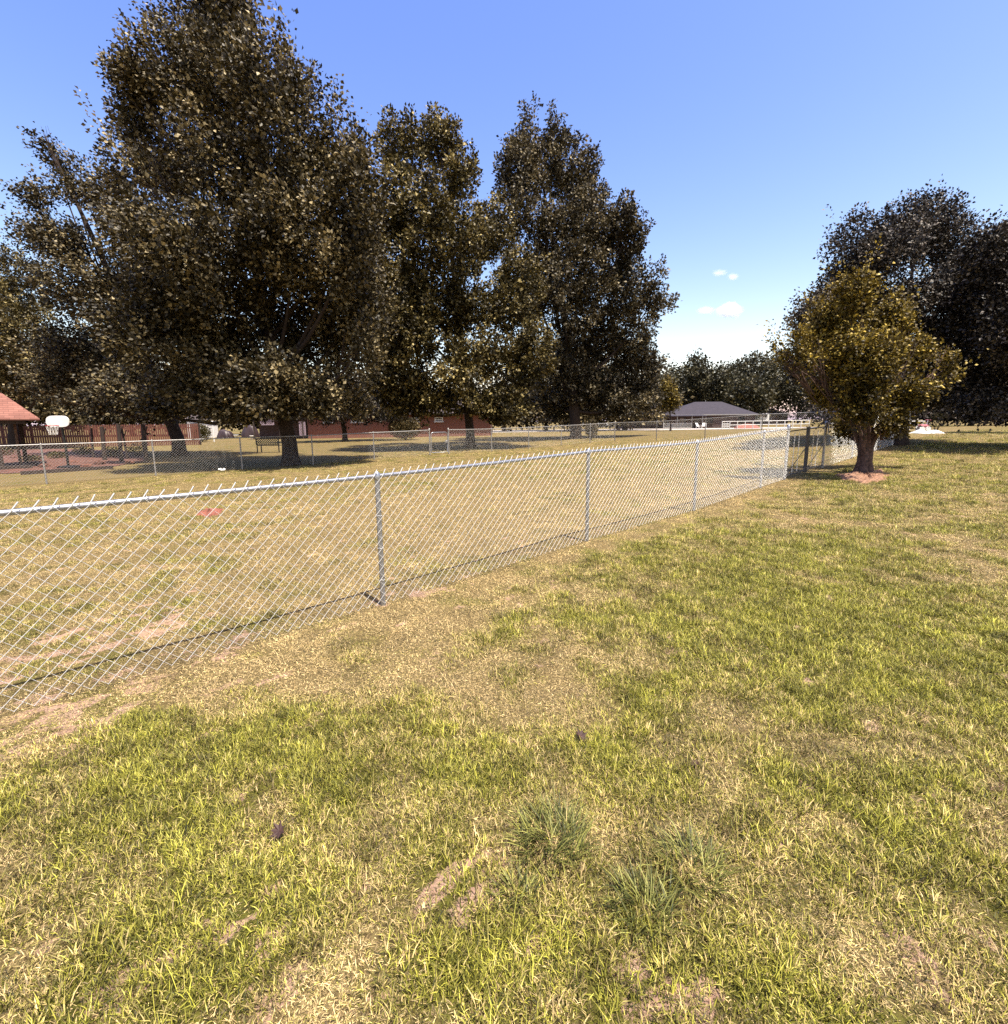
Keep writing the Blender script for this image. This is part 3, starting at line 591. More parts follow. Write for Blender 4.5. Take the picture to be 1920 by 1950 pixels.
for i, a in enumerate((1640, 1740, 1850, 1960)):
    tree('far_tree', 'dark tree of the hedge row beyond the open lawn', 75, a, [(a, 740, 75, 40), (a - 40, 768, 60, 32), (a + 45, 768, 60, 34), (a, 788, 90, 20)], .3, 6000, .5, 'leaf_d', 350 + i, 'trees beyond the open lawn', spray=1.6, per=22, jitter=.6)
tree('yellow_tree', 'thin yellowing tree between the tall dark tree and the slate-roofed house', 62, 1278, [(1272, 745, 16, 26), (1282, 765, 14, 20), (1268, 770, 14, 18)], .1, 5200, .22, 'leaf_e', 360, spray=.9, per=20, jitter=.25)

# ------------------------------------------------------------------ buildings and yard things
def brick_mat(name, c1, c2, mortar):
    m = bpy.data.materials.new(name); m.use_nodes = True; N, L = m.node_tree.nodes, m.node_tree.links; b = N['Principled BSDF']
    tc = N.new('ShaderNodeTexCoord'); mp = N.new('ShaderNodeMapping'); mp.inputs['Rotation'].default_value = (math.pi / 2, 0, 0); L.new(tc.outputs['Object'], mp.inputs[0])
    t = N.new('ShaderNodeTexBrick'); t.inputs['Scale'].default_value = 1.0; t.inputs['Brick Width'].default_value = .22; t.inputs['Row Height'].default_value = .075
    t.inputs['Mortar Size'].default_value = .01; t.inputs['Color1'].default_value = (*c1, 1); t.inputs['Color2'].default_value = (*c2, 1); t.inputs['Mortar'].default_value = (*mortar, 1)
    L.new(mp.outputs[0], t.inputs['Vector']); L.new(t.outputs[0], b.inputs['Base Color']); b.inputs['Roughness'].default_value = .9
    return m
def shingle_mat(name, c1, c2):
    m = bpy.data.materials.new(name); m.use_nodes = True; N, L = m.node_tree.nodes, m.node_tree.links; b = N['Principled BSDF']
    tc = N.new('ShaderNodeTexCoord'); t = N.new('ShaderNodeTexBrick'); mp = N.new('ShaderNodeMapping'); mp.inputs['Rotation'].default_value = (math.pi / 2, 0, 0)
    L.new(tc.outputs['Object'], mp.inputs[0]); L.new(mp.outputs[0], t.inputs['Vector'])
    t.inputs['Scale'].default_value = 1; t.inputs['Brick Width'].default_value = .3; t.inputs['Row Height'].default_value = .085; t.inputs['Mortar Size'].default_value = .006; t.inputs['Bias'].default_value = 0
    t.inputs['Color1'].default_value = (*c1, 1); t.inputs['Color2'].default_value = (*c2, 1); t.inputs['Mortar'].default_value = tuple(v * .45 for v in c1) + (1,)
    n = N.new('ShaderNodeTexNoise'); n.inputs['Scale'].default_value = 1.3; n.inputs['Detail'].default_value = 5; L.new(tc.outputs['Object'], n.inputs['Vector'])
    x = N.new('ShaderNodeMix'); x.data_type = 'RGBA'; x.blend_type = 'MULTIPLY'; x.inputs[0].default_value = .5; L.new(t.outputs[0], x.inputs[6]); L.new(n.outputs[0], x.inputs[7])
    L.new(x.outputs[2], b.inputs['Base Color']); b.inputs['Roughness'].default_value = .9
    return m
M['brick'] = brick_mat('red_brick', (.20, .05, .03), (.14, .035, .022), (.22, .15, .12))
M['brick_dark'] = brick_mat('dark_brick', (.075, .034, .030), (.05, .026, .024), (.08, .06, .055))
M['slate'] = shingle_mat('slate_shingle', (.030, .024, .037), (.040, .033, .048))
M['redroof'] = shingle_mat('red_shingle', (.22, .088, .066), (.29, .125, .095))
M['brownroof'] = shingle_mat('brown_shingle', (.06, .045, .045), (.08, .06, .058))
M['white'] = mat('white_paint', (.78, .77, .75), .5, noise=(6, (.62, .60, .58), 2))
M['glass'] = mat('dark_glass', (.02, .023, .028), .08, 0, .8)
M['wood_dark'] = mat('dark_timber', (.045, .028, .022), .85, noise=(8, (.022, .014, .012), 2), bump=(50, .5, .01))
M['wood_red'] = mat('stained_picket', (.15, .05, .034), .8, noise=(7, (.085, .03, .022), 2), bump=(60, .4, .01))
M['wood_grey'] = mat('grey_timber', (.20, .13, .10), .9, noise=(9, (.10, .065, .055), 2), bump=(60, .5, .01))
M['concrete'] = mat('pale_concrete', (.42, .38, .34), .9, noise=(.6, (.34, .30, .27), 2), bump=(20, .3, .01))
M['mulch'] = mat('pale_mulch', (.34, .185, .115), .95, noise=(25, (.15, .075, .045), 3), bump=(45, 1, .03))
M['clay'] = mat('red_clay', (.25, .085, .055), .95, noise=(14, (.16, .055, .036), 2), bump=(30, 1, .03))
M['bedsoil'] = mat('bed_soil', (.15, .06, .04), .95, noise=(6, (.05, .02, .015), 3), bump=(14, 1, .08))
M['tarp'] = mat('dark_tarp', (.025, .014, .016), .5, 0, .5, noise=(3, (.04, .022, .024), 2))
M['black'] = mat('black_metal', (.012, .012, .013), .45, .2)
M['lattice'] = mat('mauve_lattice', (.34, .26, .31), .7)
M['carwhite'] = mat('white_car_paint', (.75, .75, .77), .2, 0, .6)
M['cargrey'] = mat('grey_car_paint', (.20, .19, .23), .2, .3, .6)
M['tyre'] = mat('tyre_rubber', (.02, .02, .02), .9)
M['rim'] = mat('wheel_rim', (.5, .5, .52), .3, .8)
M['red'] = mat('red_lens', (.45, .02, .02), .3)
M['pink'] = mat('pink_plastic', (.35, .10, .12), .45)
M['pinkwall'] = mat('pinkish_earth_bank', (.30, .12, .095), .9, noise=(3, (.22, .08, .065), 2))
M['leafbrown'] = mat('dry_leaf', (.045, .016, .011), .7, noise=(40, (.022, .009, .007), 2))
M['paper'] = mat('white_paper', (.55, .54, .53), .8)

def hip_roof(mb, x0, x1, y0, y1, ze, zr, rx0, rx1, ov=.45, th=.14):
    x0 -= ov; x1 += ov; y0 -= ov; y1 += ov; ym = (y0 + y1) / 2
    V = [(x0, y0, ze), (x1, y0, ze), (x1, y1, ze), (x0, y1, ze), (rx0, ym, zr), (rx1, ym, zr), (x0, y0, ze - th), (x1, y0, ze - th), (x1, y1, ze - th), (x0, y1, ze - th)]
    mb.poly(V, [(0, 1, 5, 4), (1, 2, 5), (2, 3, 4, 5), (3, 0, 4), (0, 6, 7, 1), (1, 7, 8, 2), (2, 8, 9, 3), (3, 9, 6, 0), (6, 9, 8, 7)])
def window(root, o, cx, y, z0, z1, w, fm='white'):
    wf = MB(o); t = .09; cz = (z0 + z1) / 2; h = z1 - z0
    for dx in (-1, 1): wf.box((cx + dx * (w / 2 - t / 2), y - .04, cz), (t, .1, h))
    for z in (z0 + t / 2, z1 - t / 2, cz): wf.box((cx, y - .035, z), (w - 2 * t, .09, t))
    f = wf.build('window', M[fm], root)
    MB(o).box((cx, y - .012, cz), (w - t, .02, h - t)).build('pane', M['glass'], f)
    MB(o).box((cx, y - .08, z0 - .05), (w + .16, .17, .08)).build('sill', M[fm], f)

# slate-roofed house by the driveway (front wall faces the yard)
HY = 96.0
def X_(px, depth): return float(at(px, 800, depth)[0])
o = gpt((X_(1350, HY), HY)); h1 = empty('slate_roofed_house', o, 'low dark brick house with a hipped slate-grey roof beside the pale driveway', 'house')
xa, xb, xl = X_(1278, HY), X_(1438, HY), X_(1196, HY); zb = o[2] - .3
ze = float(at(1350, 789, HY)[2]); zr = float(at(1350, 765, HY + 5)[2])
w = MB(o); w.box(((xa + xb) / 2, HY + 5, (zb + ze) / 2), (xb - xa, 10, ze - zb)); w.build('wall', M['brick_dark'], h1)
w = MB(o); w.box(((xl + xa) / 2 - .05, HY + 6.2, (zb + ze) / 2), (xa - xl, 7, ze - zb - .1)); w.build('wing_wall', M['brick_dark'], h1)
rf = MB(o); hip_roof(rf, xa, xb, HY, HY + 10, ze, zr, X_(1322, HY + 5), X_(1372, HY + 5)); roof = rf.build('roof', M['slate'], h1)
rf = MB(o); hip_roof(rf, xl, xa + 4, HY + 1.2, HY + 9.2, ze - .05, zr - .45, xl + 3.5, xa + 3); rf.build('wing_roof', M['slate'], h1)
fa = MB(o); fa.box(((xa + xb) / 2, HY - .47, ze - .09), (xb - xa + .9, .04, .2)); fa.build('fascia', M['galv_old'], h1)
MB(o).tube([(X_(1362, HY), HY + 5, zr - .2), (X_(1362, HY), HY + 5, zr + .35)], .06, 8).build('vent_pipe', M['galv_old'], roof)
for cxp in (1300, 1352, 1412): window(h1, o, X_(cxp, HY), HY, o[2] + .9, o[2] + 2.1, 1.3, 'wood_dark')
d = MB(o); d.box((X_(1328, HY), HY - .03, o[2] + 1.05), (.95, .06, 2.1)); dd = d.build('door', M['wood_dark'], h1); MB(o).box((X_(1328, HY) + .38, HY - .09, o[2] + 1.0), (.05, .07, .05)).build('handle', M['rim'], dd)
for p in (1264, 1290, 1318, 1338): MB(o).box((X_(p, HY - 2), HY - 2.0, o[2] + ze / 2 - o[2] / 2 - .1), (.12, .12, ze - o[2] - .02)).build('porch_post', M['galv_old'], h1)
rl = MB(o); a_, b_ = X_(1264, HY - 2), X_(1318, HY - 2); rl.box(((a_ + b_) / 2, HY - 2, o[2] + 1.0), (b_ - a_, .05, .06)); rl.box(((a_ + b_) / 2, HY - 2, o[2] + .15), (b_ - a_, .05, .06)); rl.build('porch_rail', M['white'], h1)
for i in range(26): MB(o).box((a_ + (b_ - a_) * (i + .5) / 26, HY - 2, o[2] + .57), (.035, .035, .78)).build('baluster', M['white'], h1)
pr_ = MB(o); pr_.poly([(xa - .4, HY - .4, ze - .02), (X_(1345, HY - 2), HY - .4, ze - .02), (X_(1345, HY - 2), HY - 2.4, ze - .25), (xa - 1.2, HY - 2.4, ze - .25), (xa - .4, HY - .4, ze - .12), (X_(1345, HY - 2), HY - .4, ze - .12), (X_(1345, HY - 2), HY - 2.4, ze - .35), (xa - 1.2, HY - 2.4, ze - .35)], [(0, 3, 2, 1), (4, 5, 6, 7), (0, 1, 5, 4), (1, 2, 6, 5), (2, 3, 7, 6), (3, 0, 4, 7)]); pr_.build('porch_roof', M['slate'], h1)
def lawn_chair(px, depth, rz, label):
    p = onlaw(px, depth); r = empty('lawn_chair', p, label, 'chair', rz=rz); z = np.zeros(3)
    b = MB()
    for i in range(5): b.bar((-.28 + .14 * i, .1, .38), (-.28 + .14 * i, .52, 1.05), .1, .02)
    b.build('backrest', M['white'], r); b = MB()
    for i in range(5): b.bar((-.3, -.4 + .12 * i, .42 - .012 * i), (.3, -.4 + .12 * i, .42 - .012 * i), .1, .02)
    b.build('seat', M['white'], r)
    for x in (-.34, .34):
        for y in (-.42, .2): MB().box((x, y, .28), (.05, .09, .6)).build('leg', M['white'], r)
        MB().box((x, -.1, .6), (.13, .75, .025)).build('armrest', M['white'], r)
lawn_chair(1331, 92, .5, 'white slatted garden chair nearer the porch of the slate-roofed house'); lawn_chair(1342, 92, -.4, 'white slatted garden chair farther from the porch railing')

# far house peeking out beside it
HY2 = 150.0; o = gpt((X_(1468, HY2), HY2)); h3 = empty('far_house', o, 'small far house with a dark roof beyond the slate-roofed one', 'house')
ze3 = float(at(1460, 791, HY2)[2]); zr3 = float(at(1460, 777, HY2)[2]); xa3, xb3 = X_(1436, HY2), X_(1500, HY2)
MB(o).box(((xa3 + xb3) / 2, HY2 + 4, (o[2] + ze3) / 2 - .2), (xb3 - xa3, 8, ze3 - o[2] + .4)).build('wall', M['wood_grey'], h3)
rf = MB(o); hip_roof(rf, xa3, xb3, HY2, HY2 + 8, ze3, zr3, xa3 + 2.5, xb3 - 2.5); rf.build('roof', M['brownroof'], h3)
window(h3, o, X_(1465, HY2), HY2, o[2] + .9, o[2] + 2.0, 1.4)
o = onlaw(1442, 128); tr_ = empty('white_trailer', o, 'white camper trailer beside the far house', 'trailer')
MB(o).box(o + [0, 0, 2.1], (5.0, 2.2, 2.1), bev=.3).build('body', M['white'], tr_)
for dx in (-1.0, .0): MB(o).tube([o + [dx, -1.15, .55], o + [dx, -.9, .55]], .55, 14).build('wheel', M['tyre'], tr_)
MB(o).box(o + [1.2, -1.11, 2.4], (1.2, .04, .6)).build('window', M['glass'], tr_); MB(o).bar(o + [2.4, 0, .9], o + [3.6, 0, .5], .15).build('hitch', M['black'], tr_); MB(o).bar(o + [3.4, 0, .5], o + [3.4, 0, -.05], .1).build('jack', M['black'], tr_); MB(o).box(o + [0, 0, .85], (4.6, 1.9, .35)).build('chassis', M['black'], tr_)

# red brick house behind the big trees
BY = 56.0; o = gpt((X_(760, BY), BY)); h2 = empty('brick_house', o, 'long red brick house half hidden behind the trees', 'house')
xa, xb = X_(585, BY), X_(934, BY); ze = o[2] + 2.65; zr = o[2] + 5.0
MB(o).box(((xa + xb) / 2, BY + 5, (o[2] + ze) / 2 - .3), (xb - xa, 10, ze - o[2] + .6)).build('wall', M['brick'], h2)
rf = MB(o); hip_roof(rf, xa - 6, xb, BY, BY + 10, ze, zr, xa - 1, xb - 4.5, .6); rf.build('roof', M['brownroof'], h2)
MB(o).box((xa - 3.05, BY + 5.5, (o[2] + ze) / 2 - .3), (6.0, 8.8, ze - o[2] + .5)).build('porch_wall', M['brick_dark'], h2)
for cxp, ww in ((791, 1.0), (836, .95), (680, 1.3), (625, 1.1)): window(h2, o, X_(cxp, BY), BY, float(at(791, 804, BY)[2]) + .06, o[2] + 2.2, ww)
for x in (xa - 5.9, xa - 3, xa - .4): MB(o).box((x, BY - .35, o[2] + 1.3), (.14, .14, 2.6)).build('porch_post', M['wood_dark'], h2)
def lattice(x0, x1, y, z0, z1, n, root, o, mt, th=.02, w=.045):
    fr = MB(o)
    for x in (x0, x1): fr.box((x, y, (z0 + z1) / 2), (.05, .05, z1 - z0))
    for z in (z0, z1): fr.box(((x0 + x1) / 2, y, z), (x1 - x0 - .05, .045, .05))
    p = fr.build('lattice_frame', mt, root)
    W, H_ = x1 - x0, z1 - z0; st = W / n
    for sgn, yo in ((1, -.012), (-1, .012)):
        k = -int(H_ / st) - 1
        while k * st < W:
            a = k * st; s0, s1 = max(0, a), min(W, a + H_)
            if s1 - s0 > .03:
                q0, q1 = s0 - a, s1 - a
                if sgn == 1: A, B = (x0 + s0, y + yo, z0 + q0), (x0 + s1, y + yo, z0 + q1)
                else: A, B = (x1 - s0, y + yo, z0 + q0), (x1 - s1, y + yo, z0 + q1)
                MB(o).bar(A, B, th, w).build('lattice_strip', mt, p)
            k += 1
lattice(X_(499, BY), X_(524, BY), BY - .38, float(at(500, 809, BY)[2]), float(at(500, 792, BY)[2]), 7, h2, o, M['lattice'])
lattice(X_(572, BY), X_(583, BY), BY - .38, float(at(575, 829, BY)[2]), float(at(575, 803, BY)[2]), 4, h2, o, M['lattice'])

# white shed
p = onlaw(385, 66); sh = empty('white_shed', p, 'white garden shed behind the end of the wooden picket fence', 'shed')
MB(p).box(p + [0, 0, 1.15], (2.6, 2.4, 2.5)).build('wall', M['white'], sh)
r_ = MB(p); r_.poly([p + np.array(v) for v in ((-1.5, -1.4, 2.35), (1.5, -1.4, 2.35), (1.5, 1.4, 2.35), (-1.5, 1.4, 2.35), (-1.5, 0, 3.0), (1.5, 0, 3.0))], [(0, 1, 5, 4), (2, 3, 4, 5), (1, 2, 5), (3, 0, 4), (3, 2, 1, 0)]); r_.build('roof', M['brownroof'], sh)
dd = MB(p).box(p + [-.4, -1.22, .95], (.85, .05, 1.9)).build('door', M['wood_grey'], sh); MB(p).box(p + [-.1, -1.27, .95], (.05, .06, .08)).build('handle', M['black'], dd)
p = onlaw(404, 50); MB(p).tube([p - [0, 0, .1], p + [0, 0, 2.0]], .06, 8).tube([p + [0, 0, 1.95], p + [0, 0, 2.08], p + [0, 0, 2.1]], [.085, .085, .02], 8).build('white_post', M['white']).location = p
tag(bpy.data.objects['white_post'], 'slim white post standing beside the leafy shrub', 'post')

# driveway
dx = np.linspace(X_(905, 82), X_(1560, 82), 60); dr = MB(); V = []; Fd = []
for i, x in enumerate(dx):
    for y in (72 + .4 * math.sin(i * .4), 92.5):
        V.append((x, y, float(gz(x, y)) + .035))
Fd = [(2 * i, 2 * i + 2, 2 * i + 3, 2 * i + 1) for i in range(len(dx) - 1)]
tag(dr.poly(V, Fd).build('driveway', M['concrete']), kind='structure')

# white pipe fence
def pipe_fence():
    dp = 70.0; A, B = onlaw(1376, dp), onlaw(1542, dp - 3); root = empty('pipe_fence', A, 'low white pipe rail fence in front of the slate-roofed house', 'fence'); n = 11; h = 1.15
    P = [gpt((A + (B - A) * i / n)[:2]) for i in range(n + 1)]
    for q in P: MB(A).tube([q - [0, 0, .1], q + [0, 0, h]], .055, 8).build('post', M['white'], root)
    for i in range(n):
        for z in (h - .03, .62): MB(A).tube([P[i] + [0, 0, z], P[i + 1] + [0, 0, z]], .045, 8).build('rail', M['white'], root)
    for z in (.2, .42, .82): MB(A).tube([P[0] + [0, 0, z], P[1] + [0, 0, z]], .035, 6).build('rail', M['white'], root)
    for f in (.33, .66): MB(A).tube([P[0] + (P[1] - P[0]) * f + [0, 0, .2], P[0] + (P[1] - P[0]) * f + [0, 0, 1.1]], .03, 6).build('gate_bar', M['white'], root)
pipe_fence()
A, B = onlaw(1401, 80), onlaw(1446, 80); bk = MB(A)
n = 24; V = []; Fb = []
for i in range(n + 1):
    c = A + (B - A) * i / n; hh = .75 * math.sin(math.pi * min(1, max(0, i / n))) ** .4 + .05 * random.random()
    for k, (yy, zz) in enumerate(((-.8, -.05), (-.45, hh * .8), (0, hh), (.5, hh * .7), (.9, -.05))): V.append((c[0], c[1] + yy, float(gz(c[0], c[1])) + zz))
for i in range(n):
    for k in range(4): Fb.append((i * 5 + k, i * 5 + 5 + k, i * 5 + 6 + k, i * 5 + 1 + k))
b_ = bk.poly(V, Fb).build('earth_bank', M['pinkwall']); b_.location = A; tag(b_, 'low bank of pinkish earth behind the white pipe fence', 'earth bank')

# cars on the far driveway
def suv(px, depth, paint, label, rz):
    p = onlaw(px, depth); r = empty('parked_car', p, label, 'car', 'cars parked on the far driveway', rz)
    prof = [(-2.25, .38), (-2.3, .75), (-2.2, 1.02), (-1.95, 1.08), (-1.55, 1.66), (-.2, 1.74), (.55, 1.68), (1.15, 1.12), (2.05, .98), (2.28, .72), (2.28, .38)]
    V = []; n = len(prof)
    for y, s_ in ((-.88, 1), (-.80, .0), (.80, .0), (.88, 1)):
        for x, z in prof:
            inn = .14 if z > 1.1 else 0
            V.append((x * (1 if s_ else 1.0), (y * (1 - inn) if s_ else y * (1 - inn)), z if s_ else z + .03))
    F_ = []
    for a in range(3):
        for k in range(n): F_.append((a * n + k, a * n + (k + 1) % n, (a + 1) * n + (k + 1) % n, (a + 1) * n + k))
    F_ += [tuple(range(n - 1, -1, -1)), tuple(range(3 * n, 4 * n))]
    MB().add(V, F_).build('body', M[paint], r)
    for y in (-.80, .80):
        for a, b in (((-1.72, 1.12), (-.95, 1.6)), ((-.88, 1.12), (.05, 1.63)), ((.12, 1.12), (.95, 1.58))):
            x0, z0 = a; x1, z1 = b; t = .2 if x0 > 0 else 0; yy = y * 1.0
            MB().poly([(x0, y * 1.06, z0), (x1, y * 1.06, z0), (x1 - t * 2, y * .98, z1), (x0 + (.2 if x0 < -1 else 0), y * .98, z1)], [(0, 1, 2, 3)]).build('side_window', M['glass'], r)
        for x in (-1.4, 1.42):
            wl_ = MB().tube([(x, y * .98, .36), (x, y * 1.14, .36)], .36, 18).build('wheel', M['tyre'], r); MB().tube([(x, y * 1.12, .36), (x, y * 1.16, .36)], .22, 14).build('rim', M['rim'], wl_)
        MB().box((2.27, y * .8, .78), (.06, .34, .16), bev=.03).build('headlight', M['glass'], r); MB().box((-2.28, y * .85, .9), (.06, .2, .3), bev=.03).build('tail_light', M['red'], r)
    MB().poly([(.62, -.66, 1.66), (.62, .66, 1.66), (1.13, .76, 1.17), (1.13, -.76, 1.17)], [(0, 1, 2, 3)]).build('windscreen', M['glass'], r).location = (.03, 0, .04)
    MB().box((0, 0, .36), (4.5, 1.7, .12)).build('sill', M['black'], r)
suv(1144, 140, 'carwhite', 'white car parked beside the grey one beyond the yard', .35); suv(1177, 138, 'cargrey', 'grey car parked beside the white one beyond the yard', .25); suv(1108, 152, 'carwhite', 'white car half hidden behind the trunk of the tall dark tree', .3)

# pavilion, set square to the corner of the yard
pc = gnd(72, 893); v_ = pc[:2] / np.linalg.norm(pc[:2]); PD = pc[1]; pv = empty('garden_pavilion', pc, 'open garden pavilion with a red shingle roof on dark posts', 'pavilion', rz=math.atan2(-v_[0], v_[1]))
zE = float(at(72, 797, PD)[2]) - pc[2]; zR = float(at(40, 749, PD + 1.2)[2]) - pc[2]
for x, y in ((-5.0, .25), (-1.05, .25), (-.35, 3.3), (-5.0, 3.3)): MB().box((x, y, zE / 2 - .05), (.15, .15, zE + .05)).build('post', M['wood_dark'], pv)
for y in (.25, 3.3): MB().box((-2.75, y, zE - .12), (5.2, .1, .18)).build('beam', M['wood_dark'], pv)
for x in (-5.1, -.25): MB().box((x, 1.77, zE - .13), (.1, 2.95, .16)).build('beam', M['wood_dark'], pv)
r_ = MB(); hip_roof(r_, -5.3, .1, .2, 3.4, zE, zR, -4.5, -.75, .2, .06); r_.build('roof', M['redroof'], pv)
MB().box((-1.0, .1, .07), (1.7, .3, .2)).build('base_timber', M['wood_dark'], pv)

# picket fence
def pickets():
    a, b = onlaw(-60, 40), onlaw(376, 43); root = empty('picket_fence', a, 'red-brown wooden picket fence behind the garden bed', 'fence'); Ln = np.linalg.norm((b - a)[:2]); u = (b - a) / Ln; n = int(Ln / .17)
    V = None
    me_ = None
    for i in range(n):
        q = gpt((a + u * (i + .5) * Ln / n)[:2]); hh = 1.55 + .05 * math.sin(i * 2.1)
        if me_ is None:
            mb = MB(); w_, t_ = .062, .012; mb.poly([(-w_, -t_, 0), (w_, -t_, 0), (w_, -t_, 1.78), (0, -t_, 1.88), (-w_, -t_, 1.78), (-w_, t_, 0), (w_, t_, 0), (w_, t_, 1.78), (0, t_, 1.88), (-w_, t_, 1.78)],
                [(0, 1, 2, 3, 4), (9, 8, 7, 6, 5), (0, 5, 6, 1), (1, 6, 7, 2), (2, 7, 8, 3), (3, 8, 9, 4), (4, 9, 5, 0)]); ob = mb.build('picket', M['wood_red'], root); me_ = ob.data
        else: ob = link('picket', me_, None, root)
        ob.location = q - a - np.array([0, 0, .02]); ob.rotation_euler[2] = math.atan2(u[1], u[0])
    for z in (.35, 1.5): MB(a).bar(a + [0, .04, z], b + [0, .04, z], .05, .09).build('rail', M['wood_red'], root)
    for i in range(0, 9): 
        q = gpt((a + (b - a) * i / 8)[:2]); MB(a).box(q + [0, .1, .95], (.11, .11, 2.0)).build('post', M['wood_dark'], root)
pickets()

# basketball hoop
p = gnd(131, 893); hp = empty('basketball_hoop', p, 'small basketball hoop with a white fan-shaped backboard beside the pavilion', 'basketball hoop')
dp = p[1]; tp = at(117, 808, dp)
MB(p).tube([p - [0, 0, .05], p + (tp - p) * .5 + [.02, 0, 0], tp], .045, 10).build('pole', M['black'], hp)
c = at(110, 803, dp - .12); q = MB(p); pts = []
for a in np.linspace(0, 2 * math.pi, 28, endpoint=False):
    ca, sa = math.cos(a), math.sin(a); pts.append((c[0] + .47 * np.sign(ca) * abs(ca) ** .6, c[2] + (.25 if sa > 0 else .22) * np.sign(sa) * abs(sa) ** .75))
n = len(pts); q.poly([(x, c[1] - .02, z) for x, z in pts] + [(x, c[1] + .02, z) for x, z in pts], [tuple(range(n - 1, -1, -1)), tuple(range(n, 2 * n))] + [(i, (i + 1) % n, n + (i + 1) % n, n + i) for i in range(n)]); q.build('backboard', M['white'], hp)
q = MB(p); rc = c + np.array([0, -.28, -.16]); q.tube([rc + [.2 * math.cos(a), .2 * math.sin(a), 0] for a in np.linspace(0, 6.283, 17)], .012, 6, False); q.bar(rc + [0, .2, 0], c + [0, 0, -.16], .08, .03); q.build('rim', M['red'], hp)
q = MB(p)
for i in range(10):
    a = i * .628
    for sg in (-1, 1):
        a2 = a + sg * .55; q.tube([rc + [.2 * math.cos(a), .2 * math.sin(a), 0], rc + [.13 * math.cos(a2), .13 * math.sin(a2), -.36]], .006, 4, False)
nn_ = q.build('net', M['white'], hp); nn_['kind'] = 'stuff'
MB(p).box(p + [0, .1, .06], (.7, .5, .14), bev=.04).build('base', M['black'], hp)

# garden bed with posts, plants and stones
gb = MB(); ctr = [gnd(*q) for q in ((-60, 905), (40, 902), (130, 897), (215, 889), (275, 880), (285, 866), (230, 858), (110, 855), (0, 858), (-90, 862))]
cc = np.mean(ctr, 0); V = [tuple(cc + [0, 0, .09])]; n = len(ctr) * 4
for i in range(n):
    a, b = ctr[i // 4], ctr[(i // 4 + 1) % len(ctr)]; q = a + (b - a) * (i % 4) / 4; q = q + (cc - q) * random.uniform(-.02, .03); V.append((q[0], q[1], float(gz(q[0], q[1])) + .02))
for i in range(n):
    q = cc + (np.array(V[1 + i]) - cc) * .55; V.append((q[0], q[1], float(gz(q[0], q[1])) + .07 + .06 * random.random()))
Fq = [(0, n + 1 + i, n + 1 + (i + 1) % n) for i in range(n)] + [(n + 1 + i, 1 + i, 1 + (i + 1) % n, n + 1 + (i + 1) % n) for i in range(n)]
g_ = gb.poly(V, Fq).build('garden_bed', M['bedsoil']); tag(g_, kind='structure')
lab = ['weathered grey post beside the pavilion in the garden bed', 'thin dark post past the hoop in the garden bed', 'thick dark post at the middle of the garden bed', 'dark crooked post beside the leaning one', 'slim leaning post near the crooked one', 'stout dark post at the end of the garden bed near the tree trunk']
for (px, yt, yb, rr_, lean), lb in zip(((40, 803, 888, .06, 0), (178, 815, 874, .06, .1), (200, 812, 879, .10, .05), (232, 808, 880, .10, .04), (244, 815, 876, .06, -.15), (279, 808, 882, .11, .03)), lab):
    p = gnd(px, yb); t = at(px, yt, p[1]); h = t[2] - p[2]; o_ = MB(p); o_.tube([p - [0, 0, .05], p + [lean * .4, 0, h * .35], p + [lean * .7, .02, h * .7], p + [lean, .02, h]], [rr_, rr_ * .9, rr_ * .85, rr_ * .8], 9)
    if px > 190: o_.tube([p + [lean * .7, .02, h * .7], p + [lean * .7 + .18, .05, h * .95]], [rr_ * .5, rr_ * .3], 7)
    q = o_.build('garden_post', M['wood_grey'] if px == 40 else M['wood_dark']); q.location = p; tag(q, lb, 'post', 'posts in the garden bed')

def plant(name, px, py, w, h, n, leaf, lm, label, group=None, up=.8, woody=True, pos=None):
    p = gnd(px, py) if pos is None else pos; r = np.random.default_rng(int(px * 7 + py)); root = empty(name, p, label, 'plant', group)
    st = MB(p)
    for i in range(7):
        a = r.uniform(0, 6.28); e = p + [w * .35 * math.cos(a), w * .35 * math.sin(a), h * r.uniform(.5, .9)]; st.tube(curve(p - [0, 0, .03], e, (0, 0, .03), 4), [.018, .013, .009, .004], 5, False)
    s_ = st.build('stems', M['bark'], root); s_['kind'] = 'stuff'
    d = unit(r.normal(0, 1, (n, 3))) * (r.random((n, 1)) ** .4); P = p + d * [w / 2, w / 2, h / 2] + [0, 0, h * .53]; P[:, 2] = np.maximum(P[:, 2], p[2] + .03)
    A = unit(d + r.normal(0, .5, (n, 3)) + [0, 0, up]); Nn = unit(r.normal(0, .6, (n, 3)) + [0, 0, 1])
    c = link('foliage', leaf_mesh(P, A, Nn, leaf * r.uniform(.6, 1.3, n), np.clip(r.normal(.5, .25, n), 0, 1), p, .5), M[lm], root); c['kind'] = 'stuff'
plant('leafy_shrub', 386, 842, 1.6, 1.7, 2600, .13, 'leaf_g', 'round leafy shrub at the end of the wooden picket fence')
plant('dark_shrub', 772, 838, 3.0, 2.0, 5000, .16, 'leaf_a', 'wide dark shrub against the brick house')
plant('dark_shrub', 1126, 838, .9, 1.4, 1400, .13, 'leaf_c', 'leafy suckers at the foot of the forked tall tree')
